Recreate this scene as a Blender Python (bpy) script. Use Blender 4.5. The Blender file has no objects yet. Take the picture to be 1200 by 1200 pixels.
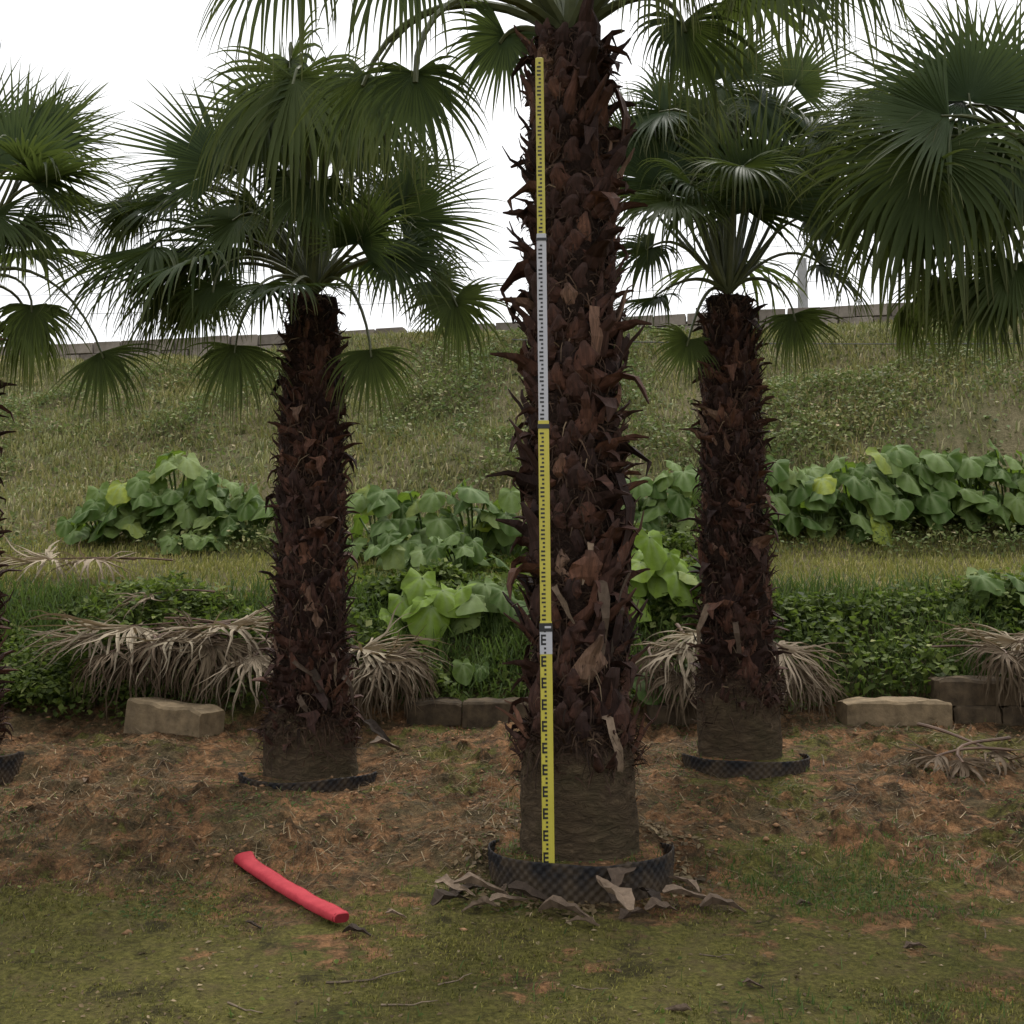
import bpy, math, random
import numpy as np
from mathutils import Vector, Matrix
random.seed(7)
RNG = np.random.default_rng(11)
R = math.radians
S = bpy.context.scene
COL = S.collection

# ------------------------------------------------------------------ camera
CAM = (0.0, 0.0, 1.4)
PITCH = 5.0
F = 1290.0                       # focal length in photo pixels (1200 wide)
cd = bpy.data.cameras.new('camera'); cam = bpy.data.objects.new('camera', cd); COL.objects.link(cam)
cam.location = CAM; cam.rotation_euler = (R(90 + PITCH), 0, 0)
cd.sensor_width = 36; cd.lens = 36 * F / 1200; cd.clip_end = 2000; cd.clip_start = 0.05
S.camera = cam
# ------------------------------------------------------------------ sky and sun (bright overcast)
SUN_EL, SUN_AZ = 58.0, 20.0      # azimuth from +Y towards +X: the sun stands behind the palms
w = bpy.data.worlds.new('World'); S.world = w; w.use_nodes = True
nt = w.node_tree; nt.nodes.clear()
wo = nt.nodes.new('ShaderNodeOutputWorld'); bg = nt.nodes.new('ShaderNodeBackground')
sky = nt.nodes.new('ShaderNodeTexSky'); sky.sky_type = 'NISHITA'; sky.sun_disc = False
sky.sun_elevation = R(SUN_EL); sky.sun_rotation = R(SUN_AZ); sky.air_density = 1.0; sky.dust_density = 6.0; sky.ozone_density = 1.0
hs = nt.nodes.new('ShaderNodeHueSaturation'); hs.inputs['Saturation'].default_value = 0.10
mx = nt.nodes.new('ShaderNodeMixRGB'); mx.inputs[0].default_value = 0.72; mx.inputs[2].default_value = (9.9, 10.0, 10.2, 1)
nt.links.new(sky.outputs[0], hs.inputs['Color']); nt.links.new(hs.outputs[0], mx.inputs[1]); nt.links.new(mx.outputs[0], bg.inputs[0])
bg.inputs[1].default_value = 0.10
nt.links.new(bg.outputs[0], wo.inputs[0])
sl = bpy.data.lights.new('sun', 'SUN'); sl.energy = 1.5; sl.angle = R(12); sl.color = (1, 0.96, 0.9)
so = bpy.data.objects.new('sun', sl); COL.objects.link(so)
sd = Vector((math.sin(R(SUN_AZ)) * math.cos(R(SUN_EL)), math.cos(R(SUN_AZ)) * math.cos(R(SUN_EL)), math.sin(R(SUN_EL))))
so.rotation_euler = sd.to_track_quat('Z', 'Y').to_euler()
so.location = (0, 0, 20)
S.view_settings.view_transform = 'Standard'; S.view_settings.look = 'None'
S.view_settings.exposure = 0.6; S.view_settings.gamma = 1.0; S.view_settings.use_curve_mapping = False
S.render.engine = 'CYCLES'
S.cycles.max_bounces = 6; S.cycles.transparent_max_bounces = 8

# ------------------------------------------------------------------ helpers
CP, SP = math.cos(R(PITCH)), math.sin(R(PITCH))
def P(px, py, d):
    """photo pixel + distance in depth -> world point"""
    r = (px - 600) / F; u = (600 - py) / F
    dy = CP - u * SP; dz = SP + u * CP
    t = d / dy
    return np.array([r * t, d, CAM[2] + dz * t])

def _h(ix, iy, s):
    n = (ix * 374761393 + iy * 668265263 + s * 1442695041) & 0x7fffffff
    n = ((n ^ (n >> 13)) * 1274126177) & 0x7fffffff
    return ((n ^ (n >> 16)) & 0xffff) / 65535.0
def vnoise(x, y, s=0):
    x = np.asarray(x, float); y = np.asarray(y, float)
    ix = np.floor(x).astype(np.int64); iy = np.floor(y).astype(np.int64)
    fx = x - ix; fy = y - iy; fx = fx * fx * (3 - 2 * fx); fy = fy * fy * (3 - 2 * fy)
    a = _h(ix, iy, s); b = _h(ix + 1, iy, s); c = _h(ix, iy + 1, s); d = _h(ix + 1, iy + 1, s)
    return (a * (1 - fx) + b * fx) * (1 - fy) + (c * (1 - fx) + d * fx) * fy
def fbm(x, y, f, o=4, s=0):
    v = 0; a = 0.5
    for k in range(o):
        v = v + a * (vnoise(np.asarray(x) * f, np.asarray(y) * f, s + k) - 0.5); a *= 0.5; f *= 2.07
    return v
def sst(a, b, x):
    t = np.clip((np.asarray(x, float) - a) / (b - a), 0, 1); return t * t * (3 - 2 * t)

PINS = []
RINGS = []      # (x, y, radius, ground z, rim z)
PY = np.array([-60, 4.3, 5.2, 6.0, 7.0, 8.2, 8.65, 8.95, 9.5, 10.3, 12.0, 13.0, 16.0, 19.6, 20.8, 60, 700])
PZ = np.array([0.0, 0.0, 0.03, 0.13, 0.28, 0.42, 0.48, 0.78, 1.10, 1.52, 1.93, 2.30, 4.05, 6.20, 6.45, 6.6, 7.0])
def gz(x, y, fine=True):
    x = np.asarray(x, float); y = np.asarray(y, float)
    xx = np.clip(x, -40, 40)
    s = y + 0.19 * xx * sst(12.0, 16.0, y)
    z = np.interp(s, PY, PZ)
    zr = np.interp(s + 0.25, PY, PZ); zl = np.interp(s - 0.25, PY, PZ)
    z = 0.5 * z + 0.25 * zr + 0.25 * zl
    bed = sst(4.5, 6.0, y + 0.9 * fbm(x, y, 0.9, 3, 5)) * (1 - sst(8.4, 8.9, y))
    z = z + bed * (0.24 * fbm(x, y, 1.3, 3, 1) + 0.05)
    z = z + sst(12.5, 14.5, y) * (1 - sst(60, 90, y)) * 0.7 * fbm(x, y, 0.35, 3, 9)
    if fine:
        near = 1 - sst(11, 16, y)
        a = 0.022 + 0.085 * bed
        z = z + near * a * fbm(x, y, 7.0, 4, 21)
        cl = np.clip(fbm(x, y, 11.0, 3, 33) - 0.05, 0, 1)
        z = z + near * (0.12 + 0.88 * bed) * 0.30 * cl
    for (qx, qy, qz, qs) in PINS:
        k = np.exp(-(((x - qx) / (qs * 1.6)) ** 2 + ((y - qy) / qs) ** 2))
        z = z * (1 - k) + (qz + (z - qz) * 0.25) * k
    for (rx, ry, rr, g0, rim) in RINGS:
        d = np.hypot(x - rx, y - ry)
        k = np.exp(-(np.maximum(d - rr, 0) / 0.45) ** 2)
        gt = g0 + (rim + 0.012 - g0) * sst(-0.25, 0.55, (y - ry) / rr)
        z = z * (1 - k) + (gt + (z - gt) * 0.3) * k
        ins = 1 - sst(rr - 0.022, rr + 0.004, d)
        z = z * (1 - ins) + (rim - 0.014 + 0.03 * (1 - d / rr) + 0.03 * fbm(x, y, 9, 2, 3)) * ins
    return z
def G(px, py, lo=2.5, hi=30):
    """photo pixel -> point where its ray meets the ground"""
    r = (px - 600) / F; u = (600 - py) / F
    dy = CP - u * SP; dz = SP + u * CP
    d = np.linspace(lo, hi, 2500); t = d / dy
    zz = CAM[2] + dz * t; g = gz(r * t, d, False)
    k = np.argmax(zz <= g)
    return np.array([r * t[k], d[k], float(gz(r * t[k], d[k]))])

WL = {}         # world position of each object's origin
def link(o, parent=None, wloc=(0, 0, 0), rot=None, scale=None):
    COL.objects.link(o); wloc = np.array(wloc, float)
    if parent is not None:
        o.parent = parent; o.location = wloc - WL[parent.name]
    else: o.location = wloc
    if rot is not None: o.rotation_euler = rot
    if scale is not None: o.scale = scale
    WL[o.name] = wloc
    return o
def mesh(name, V, Fc, mat, attrs=None, smooth=False):
    me = bpy.data.meshes.new(name)
    V = np.asarray(V, float)
    if isinstance(Fc, np.ndarray):
        n, k = Fc.shape
        me.vertices.add(len(V)); me.vertices.foreach_set('co', V.ravel())
        me.loops.add(n * k); me.loops.foreach_set('vertex_index', Fc.ravel().astype(np.int32))
        me.polygons.add(n); me.polygons.foreach_set('loop_start', np.arange(0, n * k, k, dtype=np.int32))
        me.update(calc_edges=True)
    else:
        me.from_pydata([tuple(v) for v in V], [], [tuple(f) for f in Fc]); me.update()
    for an, av in (attrs or {}).items():
        a = me.attributes.new(an, 'FLOAT', 'POINT'); a.data.foreach_set('value', np.asarray(av, np.float32))
    if smooth: me.polygons.foreach_set('use_smooth', np.ones(len(me.polygons), bool))
    if mat: me.materials.append(mat)
    me.update()
    return me
def ob(name, V, Fc, mat, parent=None, wloc=(0, 0, 0), attrs=None, smooth=False, rot=None, scale=None):
    return link(bpy.data.objects.new(name, mesh(name, V, Fc, mat, attrs, smooth)), parent, wloc, rot, scale)
def tag(o, label=None, cat=None, group=None, kind=None):
    if label: o['label'] = label
    if cat: o['category'] = cat
    if group: o['group'] = group
    if kind: o['kind'] = kind
    return o
def thing(name, wloc, label, cat, group=None):
    return tag(link(bpy.data.objects.new(name, None), None, wloc), label, cat, group)

def unit(v):
    v = np.asarray(v, float); return v / (np.linalg.norm(v) + 1e-12)
def grid_faces(n, m, wrap=False, off=0):
    """n rings of m points -> quads"""
    i = np.arange(n - 1)[:, None]; j = np.arange(m if wrap else m - 1)[None, :]
    j2 = (j + 1) % m
    return (np.stack([i * m + j, i * m + j2, (i + 1) * m + j2, (i + 1) * m + j], -1).reshape(-1, 4) + off)
def tube(pts, rad, seg=7, flat=1.0, up=(0, 0, 1)):
    pts = np.asarray(pts, float); n = len(pts); rad = np.broadcast_to(rad, n)
    T = np.gradient(pts, axis=0); T /= np.linalg.norm(T, axis=1)[:, None] + 1e-9
    V = []
    for i in range(n):
        u = np.cross(T[i], up)
        if np.linalg.norm(u) < 1e-3: u = np.cross(T[i], (0, 1, 0))
        u = unit(u); v = np.cross(u, T[i])
        for k in range(seg):
            a = 2 * math.pi * k / seg
            V.append(pts[i] + rad[i] * (math.cos(a) * u + math.sin(a) * v * flat))
    Fc = grid_faces(n, seg, True).tolist()
    Fc.append(list(range(seg - 1, -1, -1))); Fc.append(list(range((n - 1) * seg, n * seg)))
    return np.array(V), Fc
def bez(a, b, c, d, n=9):
    t = np.linspace(0, 1, n)[:, None]
    return (1 - t) ** 3 * a + 3 * (1 - t) ** 2 * t * b + 3 * (1 - t) * t * t * c + t ** 3 * d

# ------------------------------------------------------------------ materials
class NT:
    def __init__(self, name):
        self.m = bpy.data.materials.new(name); self.m.use_nodes = True
        self.n = self.m.node_tree; self.b = self.n.nodes['Principled BSDF']; self.o = self.n.nodes['Material Output']
    def new(self, t, **k):
        x = self.n.nodes.new(t)
        for a, v in k.items(): setattr(x, a, v)
        return x
    def L(self, a, b): self.n.links.new(a, b)
    def noise(self, sc, det=5, rough=0.6, coord=None, dist=0):
        x = self.new('ShaderNodeTexNoise'); x.inputs['Scale'].default_value = sc; x.inputs['Detail'].default_value = det
        x.inputs['Roughness'].default_value = rough; x.inputs['Distortion'].default_value = dist
        if coord is None:
            coord = self.new('ShaderNodeTexCoord').outputs['Object']
        self.L(coord, x.inputs['Vector']); return x.outputs['Fac']
    def ramp(self, src, stops):
        x = self.new('ShaderNodeValToRGB'); self.L(src, x.inputs[0]); e = x.color_ramp.elements
        while len(e) < len(stops): e.new(0.5)
        for k, (p, c) in enumerate(stops):
            e[k].position = p; e[k].color = (*c, 1) if len(c) == 3 else c
        return x.outputs[0]
    def mix(self, f, a, b, mode='MIX'):
        x = self.new('ShaderNodeMixRGB', blend_type=mode)
        for i, v in ((0, f), (1, a), (2, b)):
            if isinstance(v, (int, float)): x.inputs[i].default_value = v
            elif isinstance(v, tuple): x.inputs[i].default_value = (*v, 1)
            else: self.L(v, x.inputs[i])
        return x.outputs[0]
    def attr(self, n):
        return self.new('ShaderNodeAttribute', attribute_name=n).outputs['Fac']
    def rnd(self): return self.new('ShaderNodeObjectInfo').outputs['Random']
    def bump(self, src, st=0.5, d=0.02):
        x = self.new('ShaderNodeBump'); x.inputs['Strength'].default_value = st; x.inputs['Distance'].default_value = d
        self.L(src, x.inputs['Height']); self.L(x.outputs[0], self.b.inputs['Normal'])
    def base(self, c, rough=0.7, spec=0.3):
        if isinstance(c, tuple): self.b.inputs['Base Color'].default_value = (*c, 1)
        else: self.L(c, self.b.inputs['Base Color'])
        self.b.inputs['Roughness'].default_value = rough; self.b.inputs['Specular IOR Level'].default_value = spec
    def translucent(self, col, f):
        t = self.new('ShaderNodeBsdfTranslucent'); m = self.new('ShaderNodeMixShader')
        if isinstance(col, tuple): t.inputs[0].default_value = (*col, 1)
        else: self.L(col, t.inputs[0])
        m.inputs[0].default_value = f
        self.L(self.b.outputs[0], m.inputs[1]); self.L(t.outputs[0], m.inputs[2]); self.L(m.outputs[0], self.o.inputs['Surface'])

def palm_leaf_mat():
    k = NT('palm_leaf'); n = k.noise(3.0, 3); r = k.rnd()
    a = k.ramp(r, [(0, (0.013, 0.027, 0.013)), (0.55, (0.023, 0.045, 0.019)), (1, (0.04, 0.064, 0.024))])
    a = k.mix(k.ramp(k.attr('age'), [(0.25, (0, 0, 0)), (1.0, (1, 1, 1))]), a, (0.066, 0.085, 0.02))
    b = k.mix(n, a, (0.04, 0.066, 0.02))
    b = k.mix(0.4, a, b)
    tip = k.ramp(k.attr('t'), [(0.0, (0, 0, 0)), (0.55, (0.05,) * 3), (0.85, (0.4,) * 3), (1.0, (0.75,) * 3)])
    c = k.mix(tip, b, (0.12, 0.115, 0.045))
    k.base(c, 0.55, 0.13)
    k.translucent(k.mix(0.6, c, (0.16, 0.21, 0.035)), 0.32); return k.m
def petiole_mat():
    k = NT('petiole'); n = k.noise(9, 3)
    k.base(k.ramp(n, [(0.3, (0.05, 0.06, 0.025)), (0.7, (0.11, 0.12, 0.05))]), 0.5, 0.4); return k.m
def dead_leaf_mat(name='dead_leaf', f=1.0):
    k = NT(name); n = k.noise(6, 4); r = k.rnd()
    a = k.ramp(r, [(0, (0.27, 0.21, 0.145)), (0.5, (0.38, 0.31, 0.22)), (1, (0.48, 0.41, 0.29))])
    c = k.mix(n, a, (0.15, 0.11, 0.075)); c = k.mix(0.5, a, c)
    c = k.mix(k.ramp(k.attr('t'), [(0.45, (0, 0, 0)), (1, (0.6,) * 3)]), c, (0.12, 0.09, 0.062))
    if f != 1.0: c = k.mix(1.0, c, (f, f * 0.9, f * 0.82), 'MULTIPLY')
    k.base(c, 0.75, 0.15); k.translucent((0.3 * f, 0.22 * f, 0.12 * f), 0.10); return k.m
def dead_petiole_mat():
    k = NT('dead_petiole'); n = k.noise(7, 4)
    k.base(k.ramp(n, [(0.3, (0.06, 0.035, 0.024)), (0.7, (0.16, 0.095, 0.06))]), 0.7, 0.25); return k.m
def trunk_mat():
    k = NT('palm_trunk')
    geo = k.new('ShaderNodeTexCoord').outputs['Object']
    mp = k.new('ShaderNodeMapping'); mp.inputs['Scale'].default_value = (6, 6, 15); k.L(geo, mp.inputs[0])
    ring = k.noise(1.6, 6, 0.7, mp.outputs[0], 1.2)
    fib = k.noise(24, 8, 0.75, None, 2.0)
    upper = k.ramp(fib, [(0.28, (0.010, 0.006, 0.005)), (0.5, (0.032, 0.018, 0.013)), (0.75, (0.09, 0.053, 0.037))])
    low = k.ramp(ring, [(0.25, (0.04, 0.029, 0.019)), (0.55, (0.105, 0.075, 0.046)), (0.85, (0.19, 0.14, 0.088))])
    low = k.mix(k.ramp(k.noise(5, 4), [(0.48, (0, 0, 0)), (0.75, (0.45,) * 3)]), low, (0.062, 0.058, 0.026))
    k.base(k.mix(k.attr('bare'), upper, low), 0.9, 0.12)
    h = k.mix(k.attr('bare'), fib, ring)
    k.bump(h, 1.0, 0.06); return k.m
def boot_mat(name='leaf_base', spatial=False):
    k = NT(name); r = k.noise(14, 2) if spatial else k.rnd()
    geo = k.new('ShaderNodeTexCoord').outputs['Object']
    mp = k.new('ShaderNodeMapping'); mp.inputs['Scale'].default_value = (4, 26, 4); k.L(geo, mp.inputs[0])
    st = k.noise(2.0, 6, 0.7, mp.outputs[0], 0.6)
    a = k.ramp(r, [(0, (0.026, 0.013, 0.011)), (0.45, (0.062, 0.029, 0.021)), (0.8, (0.115, 0.05, 0.032)), (0.95, (0.19, 0.09, 0.056)), (1, (0.26, 0.165, 0.115))])
    b = k.ramp(st, [(0.3, (0.25,) * 3), (0.55, (0.8,) * 3), (0.8, (1.5,) * 3)])
    c = k.mix(1.0, a, b, 'MULTIPLY')
    c = k.mix(k.ramp(k.attr('t'), [(0.55, (0, 0, 0)), (1, (0.6,) * 3)]), c, (0.05, 0.03, 0.025))
    k.base(c, 0.8, 0.2); k.bump(st, 0.8, 0.01); return k.m
def dry_base_mat():
    k = NT('dry_leaf_base'); r = k.rnd(); st = k.noise(16, 5, 0.7)
    a = k.ramp(r, [(0, (0.04, 0.028, 0.02)), (0.6, (0.11, 0.077, 0.054)), (1, (0.27, 0.195, 0.135))])
    k.base(k.mix(0.8, a, k.ramp(st, [(0.3, (0.4,) * 3), (0.7, (1.15,) * 3)]), 'MULTIPLY'), 0.8, 0.2); k.bump(st, 0.6, 0.01); return k.m
def ground_mat():
    k = NT('ground')
    co = k.new('ShaderNodeTexCoord').outputs['Object']
    nb = k.noise(1.1, 5, 0.62, co, 0.4); nm = k.noise(6, 6, 0.7, co); nf = k.noise(38, 6, 0.75, co); nv = k.noise(150, 3, 0.7, co)
    soil = k.ramp(nm, [(0.32, (0.04, 0.028, 0.018)), (0.44, (0.14, 0.084, 0.045)), (0.53, (0.29, 0.157, 0.077)), (0.64, (0.46, 0.24, 0.11)), (0.8, (0.56, 0.36, 0.20))])
    soil = k.mix(0.75, soil, k.ramp(nf, [(0.34, (0.25,) * 3), (0.62, (1.2,) * 3)]), 'MULTIPLY')
    n3 = k.noise(2.6, 6, 0.7, co, 0.6)
    soil = k.mix(k.ramp(n3, [(0.40, (0.75,) * 3), (0.53, (0, 0, 0))]), soil, k.ramp(nf, [(0.3, (0.05, 0.042, 0.022)), (0.7, (0.21, 0.165, 0.085))]))
    moss = k.ramp(nf, [(0.28, (0.045, 0.04, 0.014)), (0.5, (0.148, 0.136, 0.037)), (0.72, (0.29, 0.26, 0.075))])
    moss = k.mix(k.ramp(nm, [(0.45, (0, 0, 0)), (0.72, (0.75,) * 3)]), moss, (0.155, 0.115, 0.06))
    moss = k.mix(k.ramp(nb, [(0.5, (0, 0, 0)), (0.62, (0.5,) * 3)]), moss, (0.075, 0.09, 0.028))
    a = k.new('ShaderNodeMath', operation='ADD'); k.L(k.attr('soil'), a.inputs[0])
    sb = k.new('ShaderNodeMath', operation='MULTIPLY_ADD'); k.L(nb, sb.inputs[0]); sb.inputs[1].default_value = 4.4; sb.inputs[2].default_value = -2.2
    sc = k.new('ShaderNodeMath', operation='MULTIPLY_ADD'); k.L(nm, sc.inputs[0]); sc.inputs[1].default_value = 2.2; k.L(sb.outputs[0], sc.inputs[2])
    sd_ = k.new('ShaderNodeMath', operation='ADD'); k.L(sc.outputs[0], sd_.inputs[0]); sd_.inputs[1].default_value = -1.1
    k.L(sd_.outputs[0], a.inputs[1])
    f1 = k.ramp(a.outputs[0], [(0.35, (0, 0, 0)), (0.62, (1, 1, 1))])
    c = k.mix(f1, moss, soil)
    bank = k.ramp(nf, [(0.3, (0.08, 0.068, 0.036)), (0.52, (0.20, 0.17, 0.09)), (0.75, (0.33, 0.27, 0.16))])
    bank = k.mix(k.ramp(nb, [(0.45, (0, 0, 0)), (0.6, (0.7,) * 3)]), bank, (0.085, 0.095, 0.032))
    c = k.mix(k.ramp(k.noise(3.4, 7, 0.78, co, 0.8), [(0.37, (0.8,) * 3), (0.47, (0, 0, 0))]), c, (0.04, 0.034, 0.018))
    c = k.mix(k.attr('bank'), c, bank)
    c = k.mix(0.5, c, k.ramp(nv, [(0.3, (0.55,) * 3), (0.7, (1.2,) * 3)]), 'MULTIPLY')
    k.base(c, 0.95, 0.1)
    k.bump(k.mix(0.35, nf, nv), 1.0, 0.05); return k.m
def simple(name, lo, hi, sc=20, rough=0.8, spec=0.2, bump=0.5, bd=0.01, rnd=0.0, trans=None, det=5):
    k = NT(name); n = k.noise(sc, det, 0.65)
    c = k.ramp(n, [(0.3, lo), (0.7, hi)])
    if rnd:
        c = k.mix(1.0, c, k.ramp(k.rnd(), [(0, (1 - rnd,) * 3), (1, (1 + rnd,) * 3)]), 'MULTIPLY')
    k.base(c, rough, spec)
    if bump: k.bump(n, bump, bd)
    if trans: k.translucent(trans[0], trans[1])
    return k.m
def foliage_mat(name, stops, trans, tf=0.3, big=0.9, rough=0.65, spec=0.1, brown=0.0):
    k = NT(name); c = k.ramp(k.attr('rnd'), stops)
    n = k.noise(big, 4)
    c = k.mix(1.0, c, k.ramp(n, [(0.32, (0.62, 0.66, 0.6)), (0.66, (1.25, 1.2, 1.1))]), 'MULTIPLY')
    if brown: c = k.mix(k.ramp(k.noise(0.55, 5, 0.6), [(0.46, (0, 0, 0)), (0.6, (brown,) * 3)]), c, k.mix(1.0, c, (1.15, 0.9, 0.88), 'MULTIPLY'))
    k.base(c, rough, spec); k.translucent(trans, tf); return k.m
def broad_mat(name='broad_leaf', lime=0.0):
    k = NT(name); r = k.rnd(); n = k.noise(7, 3)
    a = k.ramp(r, [(0, (0.045, 0.088, 0.017)), (0.4, (0.09, 0.15, 0.035)), (0.75, (0.16, 0.225, 0.065)), (0.93, (0.235, 0.29, 0.095)), (1, (0.29, 0.34, 0.04))])
    if lime: a = k.mix(lime, a, (0.24, 0.36, 0.04))
    c = k.mix(1.0, a, k.ramp(n, [(0.3, (0.7,) * 3), (0.7, (1.15,) * 3)]), 'MULTIPLY')
    c = k.mix(k.ramp(k.attr('vein'), [(0.0, (0, 0, 0)), (1, (0.75,) * 3)]), c, (0.27, 0.34, 0.16))
    c = k.mix(k.ramp(k.noise(22, 4, 0.7), [(0.62, (0, 0, 0)), (0.72, (0.7,) * 3)]), c, (0.24, 0.19, 0.07))
    k.base(c, 0.7, 0.12); k.translucent((0.18, 0.28, 0.03), 0.3); return k.m
def ring_mat():
    k = NT('ring_plastic')
    n = k.noise(9, 5)
    c = k.mix(k.ramp(k.attr('dust'), [(0.15, (0, 0, 0)), (0.8, (0.9,) * 3)]), (0.013, 0.0125, 0.014), (0.085, 0.060, 0.037))
    c = k.mix(k.ramp(n, [(0.42, (0, 0, 0)), (0.62, (0.7,) * 3)]), c, (0.075, 0.053, 0.032))
    k.base(c, 0.65, 0.22); return k.m

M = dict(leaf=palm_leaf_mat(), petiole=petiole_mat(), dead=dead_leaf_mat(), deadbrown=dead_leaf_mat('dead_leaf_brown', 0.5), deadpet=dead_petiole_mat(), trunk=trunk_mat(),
         boot=boot_mat(), bootsmall=boot_mat('small_leaf_base', True), dry=dry_base_mat(), ground=ground_mat(), broad=broad_mat(), lime=broad_mat('lime_leaf', 0.75), ring=ring_mat(),
         stalk=simple('green_stalk', (0.07, 0.11, 0.03), (0.13, 0.19, 0.06), 12, 0.5, 0.3, 0),
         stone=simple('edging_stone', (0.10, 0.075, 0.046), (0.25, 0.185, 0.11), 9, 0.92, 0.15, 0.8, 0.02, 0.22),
         shadestone=simple('shaded_stone', (0.035, 0.027, 0.019), (0.12, 0.088, 0.055), 7, 0.95, 0.1, 0.8, 0.02, 0.2),  # edging stone again, with the shade on these blocks put into the colour
         wall=simple('wall_block', (0.13, 0.11, 0.09), (0.26, 0.225, 0.19), 3, 0.92, 0.15, 0.6, 0.03, 0.25),
         mortar=simple('wall_core', (0.07, 0.06, 0.05), (0.12, 0.10, 0.085), 4, 0.95, 0.1, 0.3),
         pole=simple('concrete_pole', (0.24, 0.24, 0.24), (0.34, 0.34, 0.34), 6, 0.85, 0.2, 0.3),
         wire=simple('wire', (0.05, 0.05, 0.05), (0.09, 0.085, 0.08), 5, 0.6, 0.3, 0),
         yellow=simple('staff_yellow', (0.44, 0.385, 0.05), (0.52, 0.455, 0.07), 4, 0.4, 0.4, 0),
         silver=simple('staff_white', (0.40, 0.40, 0.44), (0.47, 0.47, 0.50), 4, 0.4, 0.4, 0),
         black=simple('black_plastic', (0.012, 0.012, 0.013), (0.025, 0.025, 0.027), 9, 0.45, 0.4, 0),
         red=simple('red_cloth', (0.36, 0.03, 0.042), (0.50, 0.055, 0.068), 14, 0.75, 0.2, 0.4, 0.006),
         darkred=simple('red_lining', (0.12, 0.01, 0.014), (0.2, 0.02, 0.025), 14, 0.8, 0.1, 0),
         twig=simple('twig', (0.08, 0.06, 0.042), (0.24, 0.185, 0.13), 25, 0.8, 0.15, 0.3, 0.004, 0.3),
         clod=simple('clod', (0.16, 0.095, 0.052), (0.38, 0.22, 0.12), 15, 0.95, 0.05, 0.6, 0.01),
         fibre=foliage_mat('fibre', [(0, (0.02, 0.012, 0.009)), (0.6, (0.06, 0.035, 0.025)), (0.9, (0.13, 0.085, 0.06)), (1, (0.22, 0.16, 0.11))], (0.05, 0.03, 0.02), 0.05),
         straw=foliage_mat('dry_straw', [(0, (0.06, 0.042, 0.026)), (0.6, (0.15, 0.11, 0.065)), (1, (0.36, 0.28, 0.18))], (0.25, 0.2, 0.1), 0.1),
         moss=foliage_mat('moss_nap', [(0, (0.055, 0.052, 0.017)), (0.5, (0.15, 0.142, 0.038)), (0.85, (0.27, 0.25, 0.068)), (1, (0.36, 0.30, 0.14))], (0.15, 0.16, 0.04), 0.15, 2.0),
         tuft=foliage_mat('green_tuft', [(0, (0.035, 0.06, 0.02)), (0.6, (0.075, 0.115, 0.035)), (1, (0.13, 0.17, 0.06))], (0.14, 0.22, 0.04), 0.25),
         grass=foliage_mat('bank_grass', [(0, (0.09, 0.11, 0.05)), (0.4, (0.20, 0.22, 0.10)), (0.75, (0.33, 0.32, 0.17)), (1, (0.48, 0.42, 0.28))], (0.22, 0.22, 0.06), 0.25, 0.6, brown=0.5),
         terrace=foliage_mat('terrace_grass', [(0, (0.11, 0.14, 0.04)), (0.5, (0.27, 0.27, 0.09)), (1, (0.48, 0.40, 0.21))], (0.28, 0.28, 0.06), 0.25, 0.8),
         vine=foliage_mat('vine_leaf', [(0, (0.03, 0.045, 0.014)), (0.45, (0.085, 0.12, 0.03)), (0.8, (0.165, 0.205, 0.055)), (1, (0.32, 0.34, 0.14))], (0.17, 0.25, 0.035), 0.28, 1.4),
         shrub=foliage_mat('bank_shrub', [(0, (0.05, 0.075, 0.03)), (0.5, (0.14, 0.185, 0.07)), (0.8, (0.26, 0.28, 0.13)), (1, (0.42, 0.38, 0.25))], (0.16, 0.22, 0.06), 0.25, 1.0, brown=0.6))

# ------------------------------------------------------------------ ground
MAIN = P(680, 985, 5.60); LEFT = P(362, 905, 7.30); RIGHT = P(868, 885, 7.40)
FARL = P(-52, 893, 7.30); FARR = P(1300, 880, 6.9)
RINGS += [(MAIN[0], MAIN[1], 0.425, 0.06, 0.215), (LEFT[0], LEFT[1], 0.405, 0.245, 0.335), (RIGHT[0] + 0.03, RIGHT[1], 0.375, 0.345, 0.44),
          (FARL[0], FARL[1], 0.37, 0.25, 0.45), (FARR[0], FARR[1], 0.44, 0.27, 0.37)]
PINS += [(*P(205, 856, 8.05), 0.35), (*P(1045, 852, 8.28), 0.3), (*P(550, 857, 8.45), 0.3)]
def axis(segs):
    out = []
    for a, b, st in segs: out += list(np.arange(a, b, st))
    return np.array(out + [segs[-1][1]])
gx = axis([(-600, -60, 60), (-60, -12, 3), (-12, -4.4, 0.15), (-4.4, 4.4, 0.021), (4.4, 12, 0.15), (12, 60, 3), (60, 600, 60)])
gy = axis([(-60, 2.8, 3.1), (2.8, 9.4, 0.021), (9.4, 13, 0.06), (13, 24, 0.2), (24, 60, 3), (60, 700, 60)])
X, Y = np.meshgrid(gx, gy)
Z = gz(X, Y)
soil = sst(3.7, 6.7, Y + 0.5 * fbm(X, Y, 0.8, 3, 55)) * 0.98
soil = soil * (1 - 0.30 * sst(0.9, 2.6, X) * (1 - sst(6.3, 7.2, Y)))
soil = soil * (1 - 0.35 * sst(-1.4, -2.6, X) * (1 - sst(5.8, 6.8, Y)))
bank = sst(8.7, 9.1, Y)
ground = ob('ground', np.stack([X, Y, Z], -1).reshape(-1, 3), grid_faces(len(gy), len(gx)), M['ground'],
            attrs={'soil': soil.ravel(), 'bank': bank.ravel()}, smooth=True)
tag(ground, 'mossy nursery ground rising into red soil and a grassy bank', None, None, 'structure')

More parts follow.
